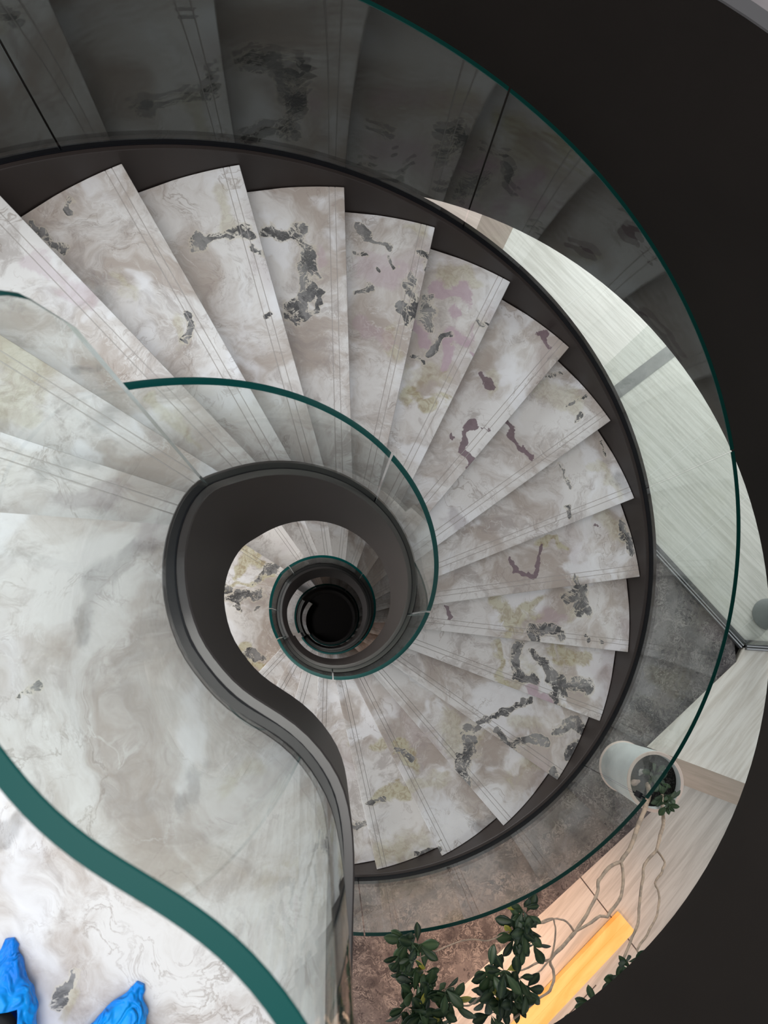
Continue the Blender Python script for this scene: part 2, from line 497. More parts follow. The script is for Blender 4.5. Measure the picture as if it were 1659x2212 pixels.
# blotches of the stone: tread number -> [(mask, radius px, strength, polyline in px)]
BL = {
    'L1': [('dark', 26, .45, [(175, 1350), (215, 1262), (290, 1195)]), ('dark', 9, .9, [(42, 1500), (90, 1484)]), ('purple', 22, .32, [(345, 1138), (310, 1165)]),
           ('dark', 12, .7, [(130, 2160), (150, 2120), (168, 2098)]), ('yellow', 14, .5, [(140, 2190), (160, 2130)]), ('dark', 16, .36, [(390, 1745), (412, 1690), (450, 1650)]),
           ('yellow', 30, .35, [(470, 1700), (530, 1660)]), ('dark', 22, .32, [(20, 1800), (50, 1770)])],
    -3: [('purple', 26, .34, [(250, 1060), (130, 1090)]), ('dark', 24, .35, [(200, 1000), (100, 1010)])],
    -2: [('yellow', 62, .6, [(10, 790), (30, 860)]), ('dark', 20, .36, [(215, 930), (240, 880)])],
    -1: [('yellow', 16, .5, [(330, 860), (420, 960)]), ('pink', 26, .4, [(200, 640), (60, 560)]), ('dark', 14, .4, [(170, 800), (200, 790)])],
    0: [('dark', 9, .95, [(148, 432), (150, 458)]), ('dark', 8, .95, [(70, 486), (100, 515), (140, 540)]), ('dark', 9, 1, [(405, 680), (408, 705), (398, 740)]), ('yellow', 18, .45, [(250, 600), (290, 640)]), ('dark', 26, .3, [(210, 600), (230, 690)]), ('yellow', 14, .55, [(390, 690), (395, 740)])],
    1: [('dark', 17, 1, [(415, 538), (450, 515), (495, 503), (550, 515)]), ('dark', 8, .8, [(540, 530), (568, 552)]), ('dark', 5, .9, [(572, 684), (592, 674)]), ('yellow', 22, .35, [(480, 430), (500, 500)])],
    2: [('dark', 19, 1, [(590, 500), (640, 500), (668, 530), (668, 580), (655, 625), (630, 680)]), ('dark', 8, 1, [(625, 690), (650, 692), (685, 670), (692, 630)]), ('dark', 12, 1, [(655, 640), (670, 625)]), ('pink', 16, .4, [(690, 540), (685, 580)]), ('dark', 4, .8, [(715, 505), (742, 505)])],
    3: [('dark', 8, 1, [(772, 488), (800, 520), (838, 535)]), ('dark', 7, 1, [(765, 545), (790, 550)]), ('dark', 9, 1, [(840, 560), (848, 578)]), ('dark', 5, 1, [(812, 578), (818, 584)]), ('dark', 8, .9, [(765, 632), (800, 622)]), ('dark', 15, .85, [(905, 540), (925, 560)]),
        ('dark', 13, .9, [(880, 610), (900, 650), (888, 700), (868, 665)]), ('pink', 36, .55, [(800, 560), (850, 590)]), ('pink', 24, .5, [(790, 690), (830, 740)]), ('yellow', 26, .5, [(850, 720), (870, 790)]), ('yellow', 20, .4, [(880, 490), (920, 500)])],
    4: [('pink', 20, 1, [(945, 635), (1000, 632)]), ('pink', 15, .9, [(975, 665), (985, 680)]), ('pink', 15, 1, [(905, 712), (920, 740)]), ('pink', 24, 1, [(960, 780), (985, 740), (1010, 735)]), ('dark', 15, 1, [(918, 645), (925, 700)]), ('dark', 12, 1, [(925, 760), (960, 728), (975, 720)]), ('dark', 6, .9, [(890, 768), (915, 782)]),
        ('yellow', 20, 1, [(880, 850), (920, 872), (960, 872)]), ('yellow', 26, .5, [(930, 800), (900, 830)]), ('dark', 8, .8, [(1033, 690), (1055, 705)]), ('yellow', 22, .45, [(1020, 600), (960, 590)]), ('pink', 5, .9, [(1018, 762), (1030, 768)])],
    5: [('purple', 10, 1, [(1036, 810), (1050, 826), (1068, 836)]), ('purple', 11, 1, [(1020, 918), (1003, 940), (1000, 975), (1014, 998)]), ('purple', 4, 1, [(1020, 918), (1062, 930)]), ('purple', 9, 1, [(1008, 1022), (1004, 1034)]), ('purple', 12, .7, [(1170, 722), (1190, 745)]), ('yellow', 14, .5, [(1068, 805), (1065, 840)]), ('purple', 5, .9, [(973, 938), (978, 946)]), ('dark', 10, .5, [(1195, 770), (1205, 776)])],
    6: [('purple', 9, 1, [(1095, 905), (1108, 945), (1125, 968), (1145, 988)]), ('yellow', 26, .55, [(1180, 845), (1240, 870)]), ('dark', 4, .9, [(1180, 815), (1215, 805)]), ('dark', 3, .9, [(1225, 878), (1265, 855)]), ('dark', 7, .7, [(1248, 905), (1256, 895)]), ('purple', 22, .35, [(975, 1110), (990, 1140)])],
    7: [('dark', 5, 1, [(1205, 1000), (1222, 1030), (1230, 1052)]), ('dark', 6, .95, [(1228, 1095), (1234, 1115)]), ('dark', 3, 1, [(965, 1085), (978, 1125)]), ('purple', 7, 1, [(980, 1138), (992, 1130)]), ('dark', 4, .8, [(1300, 955), (1308, 985)]), ('dark', 18, .4, [(1340, 1040), (1350, 1060)]), ('yellow', 16, .5, [(1340, 1062), (1290, 1010)])],
    8: [('yellow', 9, 1, [(1168, 1170), (1200, 1160), (1212, 1182)]), ('purple', 6, 1, [(1100, 1210), (1112, 1230), (1135, 1243), (1158, 1240), (1160, 1215)]), ('purple', 3, 1, [(1170, 1175), (1160, 1225)]), ('dark', 9, .85, [(1340, 1130), (1355, 1160), (1362, 1188)]), ('yellow', 22, .6, [(1295, 1120), (1335, 1140)]),
        ('dark', 3, 1, [(1020, 1138), (1058, 1190)]), ('dark', 5, .9, [(1243, 1240), (1246, 1262)]), ('yellow', 9, .8, [(1240, 1250), (1275, 1250)]), ('purple', 4, 1, [(1286, 1132), (1294, 1142)])],
    9: [('yellow', 24, 1, [(1085, 1310), (1105, 1350)]), ('yellow', 15, 1, [(1110, 1345), (1165, 1300)]), ('dark', 16, 1, [(1225, 1300), (1255, 1280), (1262, 1310)]), ('dark', 17, 1, [(1160, 1368), (1200, 1368)]), ('dark', 5, .9, [(1266, 1375), (1270, 1388)]), ('dark', 6, .9, [(1296, 1384), (1300, 1390)]), ('pink', 20, .6, [(1170, 1335), (1210, 1340)]), ('yellow', 10, .6, [(1230, 1330), (1250, 1310)]), ('purple', 4, .8, [(965, 1310), (972, 1335)])],
    10: [('yellow', 12, 1, [(1078, 1385), (1080, 1460), (1090, 1480)]), ('dark', 9, 1, [(1125, 1390), (1108, 1420), (1115, 1455), (1150, 1470)]), ('dark', 10, 1, [(1150, 1412), (1178, 1440), (1195, 1470), (1215, 1500)]), ('dark', 13, 1, [(1205, 1465), (1225, 1485), (1270, 1480)]), ('dark', 7, 1, [(1195, 1500), (1210, 1535)]), ('yellow', 34, .65, [(1210, 1405), (1260, 1430)]), ('pink', 16, .7, [(1150, 1495), (1190, 1515)]), ('yellow', 24, .5, [(1110, 1490), (1150, 1440)])],
    11: [('dark', 6, 1, [(1035, 1560), (1075, 1545), (1100, 1535), (1145, 1512)]), ('dark', 8, 1, [(1068, 1578), (1090, 1600), (1118, 1618)]), ('dark', 9, 1, [(1110, 1600), (1150, 1600), (1180, 1605)]), ('dark', 12, 1, [(1210, 1580), (1240, 1560), (1262, 1580)]), ('dark', 11, .95, [(1245, 1600), (1225, 1630)]), ('dark', 8, .8, [(1190, 1665), (1205, 1680)]), ('yellow', 30, .35, [(1150, 1570), (1120, 1560)])],
    12: [('dark', 21, 1, [(1012, 1590), (1012, 1640), (995, 1655)]), ('dark', 8, 1, [(1010, 1575), (1030, 1570)]), ('dark', 12, 1, [(995, 1668), (1005, 1690)]), ('yellow', 28, .5, [(950, 1560), (1000, 1600)]), ('yellow', 20, .4, [(1130, 1660), (1150, 1650)])],
    13: [('yellow', 12, .9, [(850, 1605), (880, 1625), (892, 1655)]), ('dark', 5, .9, [(860, 1618), (890, 1640)]), ('yellow', 12, .6, [(945, 1690), (962, 1680)]), ('yellow', 14, .5, [(890, 1700), (930, 1690)]), ('dark', 22, .35, [(1035, 1790), (1060, 1770)]), ('dark', 4, .8, [(948, 1820), (955, 1840)])],
    14: [('yellow', 12, .9, [(808, 1606), (830, 1606)]), ('yellow', 16, .7, [(815, 1725), (850, 1700), (880, 1712)]), ('dark', 4, .9, [(790, 1738), (832, 1724)]), ('yellow', 26, .6, [(830, 1835), (910, 1815)]), ('dark', 5, .7, [(900, 1845), (935, 1835)])],
    15: [('dark', 6, .9, [(755, 1787), (800, 1778)]), ('yellow', 10, .4, [(760, 1600), (770, 1560)])],
    'L2': [('dark', 9, 1, [(505, 1290), (560, 1285)]), ('dark', 5, 1, [(485, 1268), (500, 1280)]), ('dark', 6, 1, [(556, 1255), (580, 1230), (612, 1215)]), ('yellow', 6, 1, [(482, 1272), (510, 1262), (560, 1258), (590, 1235)]), ('yellow', 13, 1, [(520, 1190), (560, 1195)]), ('yellow', 7, 1, [(506, 1250), (525, 1222)]),
           ('yellow', 8, .9, [(558, 1210), (570, 1215)]), ('dark', 8, 1, [(515, 1412), (565, 1414)]), ('yellow', 6, 1, [(512, 1402), (545, 1396)]), ('yellow', 9, 1, [(530, 1428), (570, 1440)]), ('dark', 3, 1, [(510, 1308), (520, 1318)]), ('dark', 3, 1, [(548, 1318), (562, 1310)])],
}
MASKS = ('dark', 'yellow', 'pink', 'purple', 'dark_s', 'yellow_s', 'pink_s', 'purple_s')


def paint(o, blots, d):
    if d > 5:
        blots = [(m, r * 1.35, st, p) for (m, r, st, p) in blots]
    """mask attributes for the stone's blotches (natural marks of the slab)"""
    me = o.data
    L = []
    for (m, r, st, pts) in blots:
        P = [at(x, y, d) for x, y in pts]
        rr = r * d / F
        xs, ys = [q.x for q in P], [q.y for q in P]
        L.append((m if st > 0.62 else m + '_s', rr, P, min(xs) - 3 * rr, max(xs) + 3 * rr, min(ys) - 3 * rr, max(ys) + 3 * rr))
    vals = {m: [-1.5] * len(me.vertices) for m in MASKS}
    for i, v in enumerate(me.vertices):
        p = v.co
        for (m, r, P, x0, x1, y0, y1) in L:
            if not (x0 < p.x < x1 and y0 < p.y < y1):
                continue
            k = 0.45 / r
            wx = noise.noise(Vector((p.x * k, p.y * k, 1.7)))
            wy = noise.noise(Vector((p.x * k, p.y * k, 9.2)))
            pp = (p.x + wx * r * 1.5, p.y + wy * r * 1.5)
            dd = min(seg_d(pp, P[j], P[j + 1]) for j in range(len(P) - 1))
            val = max(-1.5, 1.25 - 1.25 * dd / r)
            if val > vals[m][i]:
                vals[m][i] = val
    for m in MASKS:
        a = me.attributes.new(m, 'FLOAT', 'POINT')
        a.data.foreach_set('value', vals[m])


def no_blots(me):
    for m in MASKS:
        a = me.attributes.new(m, 'FLOAT', 'POINT')
        a.data.foreach_set('value', [-1.5] * len(me.vertices))


def make_tread(theta, back_theta, d, parent, mat, key=None, step=0.011, name='tread', nrad=None):
    rows, a, b, arc = line_rows(theta, back_theta, PROFILE)
    pts = []
    nr_ = nrad or int((RO - RI) / step)
    grid = []
    for (p, q, dz) in rows:
        grid.append((p, q, dz))
    blend = max(3, int(0.40 / step)) if key is not None else 8
    for i in range(1, blend + 1):
        s = i / blend
        grid.append((arc(a[0], b[0], RI, s), arc(a[1], b[1], RO, s), 0.0))
    grid.append((b[0], b[1], -0.034))
    V = []
    n = nr_ + 1
    z = H0 - d
    for (p, q, dz) in grid:
        for j in range(n):
            s = j / nr_
            V.append((p[0] + (q[0] - p[0]) * s, p[1] + (q[1] - p[1]) * s, z + dz))
    Fc = []
    MI = []
    m = len(grid)
    for i in range(m - 1):
        for j in range(n - 1):
            Fc.append((i * n + j, i * n + j + 1, (i + 1) * n + j + 1, (i + 1) * n + j))
            MI.append(1 if i in GROOVE_ROWS else 0)
    for j in range(n - 1):      # underside
        Fc.append(((m - 1) * n + j, (m - 1) * n + j + 1, j + 1, j))
    Fc.append(tuple(i * n for i in range(m)))
    Fc.append(tuple(i * n + n - 1 for i in range(m)))
    MI += [0] * (len(Fc) - len(MI))
    o = mesh(name, V, Fc, [mat, GROOVE], parent, MI, sharp=40)
    if key is not None and key in BL:
        paint(o, BL[key], d)
    else:
        no_blots(o.data)
    return o


def make_riser(theta, d_top, d_bot, parent, mat):
    P, u, nr = nosing(theta)
    q = []
    for v in (0.020, 0.040):
        A = (P[0] + nr[0] * v, P[1] + nr[1] * v)
        q.append((circle_hit(A, u, RI), circle_hit(A, u, RO)))
    pts = [q[0][0], q[0][1], q[1][1], q[1][0]]
    o = prism('riser', pts, H0 - d_bot, H0 - d_top - 0.033, mat, parent)
    no_blots(o.data)
    return o


# ------------------------------------------------------------------ inner stringer path


def smooth_path(P, step=0.012):
    """Catmull-Rom through points (x, y, *extra), resampled"""
    n = len(P)
    dim = len(P[0])
    out = []
    for i in range(n - 1):
        p0, p1, p2, p3 = P[max(i - 1, 0)], P[i], P[i + 1], P[min(i + 2, n - 1)]
        L = math.hypot(p2[0] - p1[0], p2[1] - p1[1])
        k = max(1, int(L / step))
        for j in range(k):
            t = j / k
            out.append(tuple(0.5 * ((2 * p1[c]) + (-p0[c] + p2[c]) * t + (2 * p0[c] - 5 * p1[c] + 4 * p2[c] - p3[c]) * t * t
                                    + (-p0[c] + 3 * p1[c] - 3 * p2[c] + p3[c]) * t ** 3) for c in range(dim)))
    out.append(tuple(P[-1]))
    return out


def with_normals(P, sgn=1):
    out = []
    n = len(P)
    for i in range(n):
        a, b = P[max(i - 1, 0)], P[min(i + 1, n - 1)]
        tx, ty = b[0] - a[0], b[1] - a[1]
        l = math.hypot(tx, ty) or 1
        out.append((*P[i], -ty / l * sgn, tx / l * sgn))
    return out


def nos_d(t):
    return D0 + (T0 - t) / DT * RISE


RC = 0.372
# landing part of the inner kerb, from the far (south) end to the joint with the flight
S_PX = [(725, 2600, 1.31, 1.68), (725, 2212, 1.31, 1.68), (728, 2015, 1.31, 1.68), (732, 1890, 1.31, 1.67), (732, 1840, 1.31, 1.66), (727, 1780, 1.31, 1.65), (715, 1720, 1.31, 1.64), (690, 1670, 1.31, 1.64),
        (645, 1612, 1.31, 1.64), (590, 1570, 1.31, 1.65), (530, 1535, 1.31, 1.66), (480, 1495, 1.31, 1.67), (435, 1440, 1.31, 1.69), (401, 1390, 1.31, 1.71),
        (388, 1352, 1.312, 1.73), (377, 1314, 1.315, 1.76), (370, 1264, 1.33, 1.80), (369, 1213, 1.36, 1.90), (375, 1163, 1.42, 2.05), (391, 1112, 1.49, 2.22), (411, 1074, 1.545, 2.36)]
inner_pts = []
for x, y, d, db in S_PX:
    p = at(x, y, d)
    inner_pts.append((p.x, p.y, d, db))
for k in range(0, 100):
    t = 146 - k * 3.0
    if t < -148:
        break
    dd = nos_d(t) - 0.175
    if t > 140:
        dd = 1.60 + (146 - t) * 0.010
    inner_pts.append((AX + RC * math.cos(R_(t)), AY + RC * math.sin(R_(t)), dd, nos_d(t) + 0.72))
N_LAND = len(S_PX)


def relax(P, it=2, keep=2):
    P = [list(p) for p in P]
    for _ in range(it):
        Q = [p[:] for p in P]
        for i in range(keep, len(P) - keep):
            for c in range(len(P[i])):
                Q[i][c] = P[i][c] * .5 + (P[i - 1][c] + P[i + 1][c]) * .25
        P = Q
    return [tuple(p) for p in P]



def build_curb(name, pts, parent, tread_side_h=-0.0, outer=False):
    P = smooth_path(pts, 0.02)
    W = with_normals([(p[0], p[1], H0 - p[2]) for p in P])
    # normal sign: away from the axis
    return P, W


def kerb_parts(P, sign, stair, bottoms=True, thick=0.027, gap=0.0095, low=0.14):
    """P: (x, y, d_top, d_bottom); builds stringer with a slot, and the gasket in the slot"""
    W = with_normals([(p[0], p[1], H0 - p[2]) for p in P], sign)
    B = [p[3] - p[2] for p in P]

    def sec(i):
        b = B[i]
        l = low if not callable(low) else low(i)
        return [(-thick - 0.001, -b), (-thick - 0.001, -0.004), (-thick + 0.002, 0), (-gap, 0), (-gap, -0.03), (gap, -0.03), (gap, 0), (thick - 0.012, 0), (thick - 0.009, -0.004), (thick - 0.009, -b)]
    s = sweep('inner_stringer', W, sec, [BRONZE, CAP], stair, smi=[0, 1, 1, 0, 0, 0, 1, 1, 0, 0])
    g1 = sweep('gasket', W, [(-gap, -0.028), (-gap, 0.0025), (gap, 0.0025), (gap, -0.028)], RUBBER, stair)
    return s, g1, W


# ------------------------------------------------------------------ flight 1 (the one in view)
st1 = empty('spiral_staircase', (AX, AY, 0))
tag(st1, 'marble spiral staircase winding down from the upper landing, the large uppermost flight', 'staircase', 'flights of the spiral stair')
for k in range(-3, 19):
    th = T0 - k * DT
    d = D0 + k * RISE
    make_tread(th, th + DT, d, st1, MARBLE, key=k)
for k in range(-4, 19):
    th = T0 - k * DT
    make_riser(th, D0 + k * RISE, D0 + (k + 1) * RISE, st1, MARBLE)

P = relax(smooth_path(inner_pts, 0.02))
# rail path order south -> flight: the tangent turns clockwise about the well, so the left normal points to the landing/treads
s, g, W1 = kerb_parts(P, 1, st1)

# outer stringer
RG = 1.573
outer_pts = [(AX + RG * math.cos(R_(t)), AY + RG * math.sin(R_(t)), nos_d(t) - 0.06, nos_d(t) + 0.40) for t in [180 - 2.0 * k for k in range(0, 166)]]
Wd = with_normals([(p[0], p[1], H0 - p[2]) for p in outer_pts], 1)
sweep('outer_stringer', Wd, [(-0.028, -0.46), (-0.028, -0.002), (-0.026, 0), (-0.012, 0), (-0.012, -0.03), (0.012, -0.03), (0.012, 0), (0.026, 0), (0.028, -0.002), (0.028, -0.46)], BRONZE, st1)
sweep('gasket', Wd, [(-0.012, -0.028), (-0.012, 0.0025), (0.012, 0.0025), (0.012, -0.028)], RUBBER, st1)
# soffit under the treads
V, Fc = [], []
ts = [176 - 3 * k for k in range(0, 109)]
for t in ts:
    for r in (RC + 0.02, 1.55):
        dd = nos_d(t) + 0.36
        V += [pol(r, t, dd), pol(r, t, dd + 0.02)]
for i in range(len(ts) - 1):
    a, b = 4 * i, 4 * (i + 1)
    Fc += [(a, a + 2, b + 2, b), (a + 1, b + 1, b + 3, a + 3), (a, b, b + 1, a + 1), (a + 2, a + 3, b + 3, b + 2)]
mesh('soffit', V, Fc, BRONZE, st1)


# ------------------------------------------------------------------ glass balustrade


def glass_panel(P, sign, i0, i1, top, label, thick=0.0085, round_start=0.0, round_end=0.0, group=None, edge=None):
    """P path entries (x, y, d_base, d_top); panel as a thing with its pane and green polished edge"""
    W = with_normals([(p[0], p[1], H0 - p[2] - 0.025) for p in P], sign)[i0:i1]
    Hs = [P[i][2] + 0.025 - P[i][3] for i in range(i0, i1)]
    # arc length, to round a corner
    L = [0]
    for i in range(1, len(W)):
        L.append(L[-1] + math.hypot(W[i][0] - W[i - 1][0], W[i][1] - W[i - 1][1]))
    tot = L[-1]

    def hh(i):
        h = Hs[i]
        if round_end and tot - L[i] < round_end:
            q = 1 - (tot - L[i]) / round_end
            h -= round_end * 1.4 * (1 - math.sqrt(max(0, 1 - q * q)))
        return h
    e = 0.0012
    t = thick
    mid = W[len(W) // 2]
    root = empty('glass_balustrade', (mid[0], mid[1], mid[2]))
    tag(root, label, 'glass balustrade', group)
    # pane and its edges in one closed sheet: sides are clear, top polished green, ends pale for the joint highlight
    V, Fc, MI = [], [], []
    n = len(W)
    for i in range(n):
        x, y, z, a, b = W[i]
        h = hh(i)
        for (o, q) in ((-t, 0), (-t, h - e), (-t + e, h), (t - e, h), (t, h - e), (t, 0)):
            V.append((x + a * o, y + b * o, z + q))
    for i in range(n - 1):
        for j in range(5):
            Fc.append((i * 6 + j, i * 6 + j + 1, i * 6 + 7 + j, i * 6 + 6 + j))
            MI.append(0 if j in (0, 4) else 1)
        Fc.append((i * 6 + 5, i * 6, i * 6 + 6, i * 6 + 11))
        MI.append(1)
    Fc.append(tuple(range(6)))
    MI.append(2)
    Fc.append(tuple((n - 1) * 6 + j for j in range(6)))
    MI.append(2)
    mesh('pane', V, Fc, [GLASS, edge or EDGE, EDGE_GLINT], root, MI, sharp=30)
    return root


GO = 'curved glass panels of the outer balustrade'
GI = 'curved glass panels of the inner balustrade'
# outer glass: joints at measured angles
joints = [182, 122.5, 70.8, 19.4, -32.5, -84.1, -150]
names_o = ['outer curved glass panel beside the topmost treads at the upper left', 'outer curved glass panel along the top of the photo, mirroring the treads with grey blotches',
           'outer curved glass panel in front of the dark ring wall, upper right', 'outer curved glass panel at the right, over the grey carpet and glass partition track',
           'outer curved glass panel at the lower right, over the brown carpet beside the planter', 'last outer glass panel, ending behind the landing rail at the bottom']
for i in range(len(joints) - 1):
    t0, t1 = joints[i] - 0.12, joints[i + 1] + 0.12
    n = 40
    PP = []
    for k in range(n + 1):
        t = t0 + (t1 - t0) * k / n
        PP.append((AX + RG * math.cos(R_(t)), AY + RG * math.sin(R_(t)), nos_d(t) - 0.06, nos_d(t) - 0.80))
    g = glass_panel(PP, 1, 0, len(PP), 0, names_o[i], edge=EDGE_DIM)
    if i == 3:   # small black clamp near the top of the joint beside the planter
        a = pol(RG, joints[4], nos_d(joints[4]) - 0.80 + 0.035)
        tx, ty = -math.sin(R_(joints[4])), math.cos(R_(joints[4]))
        rx, ry = math.cos(R_(joints[4])), math.sin(R_(joints[4]))
        q = []
        for (u, v) in ((-.012, -.014), (.012, -.014), (.012, .014), (-.012, .014)):
            q.append((a.x + tx * u + rx * v, a.y + ty * u + ry * v))
        prism('clamp', q, a.z - 0.045, a.z + 0.0, RUBBER, g)

# inner glass of flight 1
jin = [146.0, 66.5, -9.5, -89.0, -150.0]
names_i = ['first inner glass panel of the descending flight, starting at the tall landing panel', 'inner glass panel on the right side of the well', 'inner glass panel round the bottom of the well opening', 'inner glass panel at the foot of the top flight, lowest on its kerb']
for i in range(4):
    t0, t1 = jin[i] - 0.7, jin[i + 1] + 0.4
    n = 36
    PP = []
    for k in range(n + 1):
        t = t0 + (t1 - t0) * k / n
        dd = nos_d(t) - 0.175
        if t > 140:
            dd = 1.60 + (146 - t) * 0.010
        PP.append((AX + RC * math.cos(R_(t)), AY + RC * math.sin(R_(t)), dd, nos_d(t) - 0.84))
    glass_panel(PP, 1, 0, len(PP), 0, names_i[i])

# landing glass: along the S curve, tall, with a rounded top corner at the joint
LP = []
jx = inner_pts[N_LAND]
allp = relax(smooth_path(inner_pts, 0.012), 5)
jn = min(range(len(allp)), key=lambda i: math.hypot(allp[i][0] - jx[0], allp[i][1] - jx[1]))
for (x, y, d, db) in allp[:jn + 1]:
    top = 0.49
    if d > 1.31:
        top = 0.49 + (d - 1.31) * 0.25
    LP.append((x, y, d, top))
glass_panel(LP, 1, 0, len(LP), 0, 'tall S-curved glass panel of the upper landing with thick green top edge', thick=0.0082, round_end=0.13)

# ------------------------------------------------------------------ upper landing floor


def landing(name, theta, d, boundary, xw, mat, key, ncol=110, dense=1.15, fine=0.011):
    """boundary: list of points from the nosing's inner end along the kerb; rows run west"""
    P, u, nr = nosing(theta)
    z = H0 - d
    rows = []
    inner = circle_hit(P, u, RI)
    for v, dz in PROFILE:
        A = (inner[0] + nr[0] * v, inner[1] + nr[1] * v)
        # start on the kerb line
        best = min(range(len(boundary)), key=lambda i: abs((boundary[i][0] - A[0]) * nr[0] + (boundary[i][1] - A[1]) * nr[1]))
        rows.append((boundary[best], u, dz))
    last = best
    L0 = len(boundary) - last
    for i in range(last + 1, len(boundary)):
        s = min(1, (i - last) / (0.25 * L0))
        uu = (u[0] * (1 - s) - s, u[1] * (1 - s))
        l = math.hypot(*uu)
        rows.append((boundary[i], (uu[0] / l, uu[1] / l), 0.0))
    V = []
    cols = []
    for j in range(ncol):
        cols.append(dense * j / (ncol - 1))
    for f in (1.5, 2.0, 2.6, 3.2):
        cols.append(f)
    for (p, uu, dz) in rows:
        for cdist in cols:
            V.append((p[0] + uu[0] * cdist, p[1] + uu[1] * cdist, z + dz))
    n = len(cols)
    Fc = []
    for i in range(len(rows) - 1):
        for j in range(n - 1):
            Fc.append((i * n + j, i * n + j + 1, (i + 1) * n + j + 1, (i + 1) * n + j))
    MI = [1 if f[0] // n in GROOVE_ROWS else 0 for f in Fc]
    o = mesh(name, V, Fc, [mat, GROOVE], None, MI, sharp=40)
    if o.data.polygons[len(o.data.polygons) // 2].normal.z < 0:
        o.data.flip_normals()
    paint(o, BL[key], d)
    return o


Pfine = relax(smooth_path(inner_pts, 0.011), 6)
Wf = with_normals([(p[0], p[1], 0) for p in Pfine], 1)
bd = [(w_[0] + w_[3] * 0.015, w_[1] + w_[4] * 0.015) for w_ in Wf]
# take the stretch from the first nosing (k=-4) southwards
Pn, un, nn = nosing(T0 + 4 * DT)
side = [((b[0] - Pn[0]) * nn[0] + (b[1] - Pn[1]) * nn[1]) for b in bd]
idx = None
for i in range(len(bd) - 1):
    if side[i] > 0 >= side[i + 1] and bd[i][0] < -0.2:
        idx = i
bnd = list(reversed(bd[:idx + 1]))
o = landing('floor_landing', T0 + 4 * DT, 1.477, bnd, -3, MARBLE, 'L1')
tag(o, kind='structure')
# slab body under the landing
lp = [(b[0], b[1]) for b in bnd[6::6]]
poly = lp + [(-3.2, lp[-1][1]), (-3.2, lp[0][1] + 0.25), (-1.5, lp[0][1] + 0.11)]
tag(prism('floor_landing_slab', poly, H0 - 1.66, H0 - 1.477 - 0.006, BRONZE), kind='structure')

# ------------------------------------------------------------------ ring wall and the upper storey's floor
FX, FY, FR = 0.058, 0.136, 1.714


def ring(name, r0, r1, z0, z1, mat, a0, a1, n=120, cx=FX, cy=FY):
    V, Fc = [], []
    for i in range(n + 1):
        t = R_(a0 + (a1 - a0) * i / n)
        c_, s_ = math.cos(t), math.sin(t)
        for r, z in ((r0, z0), (r0, z1), (r1, z1), (r1, z0)):
            V.append((cx + r * c_, cy + r * s_, z))
    for i in range(n):
        for j in range(4):
            Fc.append((4 * i + j, 4 * i + (j + 1) % 4, 4 * i + 4 + (j + 1) % 4, 4 * i + 4 + j))
    Fc.append((0, 1, 2, 3))
    Fc.append((4 * n, 4 * n + 3, 4 * n + 2, 4 * n + 1))
    return mesh(name, V, Fc, mat)


tag(ring('wall_ring', FR, FR + 0.05, H0 - 2.705, H0 - 1.477, DARK, -110, 172), kind='structure')
tag(ring('trim_1', FR, FR + 0.048, H0 - 1.476, H0 - 1.470, KERB, -110, 172), kind='structure')
tag(ring('floor_upper', FR + 0.05, 3.3, H0 - 1.60, H0 - 1.474, SLABTOP, -110, 172), kind='structure')
tag(ring('ceiling', FR + 0.05, 3.3, H0 - 2.70, H0 - 2.60, plain('ceiling_paint', (0.5, 0.5, 0.5), 0.8), -110, 172), kind='structure')

# ------------------------------------------------------------------ lower storey floor (z = 0)


def floor_poly(name, px, z0=-0.06, z1=0.0, mat=None, pts=None):
    pts = pts or [at(x, y, H0) for x, y in px]
    return tag(prism(name, [(p[0], p[1]) for p in pts], z0, z1, mat), kind='structure')


HOLE = 1.63
# directions on the floor
e1 = Vector((3.130 - 2.475, -0.149 - 0.602, 0)).normalized()       # along the partition track
e2 = Vector((2.780 - 2.301, 2.153 - 1.792, 0)).normalized()        # along the threshold strip
e3 = Vector((0.929 - 2.308, -2.414 + 1.347, 0)).normalized()       # along the desk edge
J2 = Vector((3.130, -0.149, 0))


def XY(v):
    return (v.x, v.y)


# carpet: everything near the stair on the south-east side, with the stair hole cut out
circ = [(AX + HOLE * math.cos(R_(t)), AY + HOLE * math.sin(R_(t))) for t in range(60, -121, -4)]
J0 = J2 - e1 * 2.3
carp = [(-0.82, -3.6)] + list(reversed(circ))
l1 = Vector((2.308, -1.347, 0))
carp += [XY(J0), XY(J2 + Vector((-0.06, 0.02, 0))), (3.071, -0.275), (2.331, -0.876), (2.42, -1.26), XY(l1), (0.929, -2.414), (-0.6, -3.6)]
o = tag(prism('floor_carpet', carp, -0.05, 0.0, CARPET), kind='structure')

# pale striped travertine beyond the glass partition
A0 = J2 - e1 * 2.6
stripe = [XY(J0), XY(J2), (6.5, -0.55), (6.5, 5.5), XY(Vector((1.382, 3.001, 0)) + Vector((0.108, 0.225, 0)).normalized() * 2.6), (1.382 - 0.108 * 2, 3.001 - 0.225 * 2), (0.95, 2.0), (0.84, 1.52)]
tag(prism('floor_travertine', stripe, -0.05, -0.004, TRAV_W), kind='structure')
# dark threshold strip across it
s0 = Vector((2.25, 1.88, 0)) - e2 * 1.0
n2 = Vector((e2.y, -e2.x, 0))
q = [s0, s0 + e2 * 5, s0 + e2 * 5 + n2 * 0.105, s0 + n2 * 0.105]
tag(prism('trim_2', [XY(v) for v in q], -0.003, 0.003, GREYSTRIP), kind='structure')
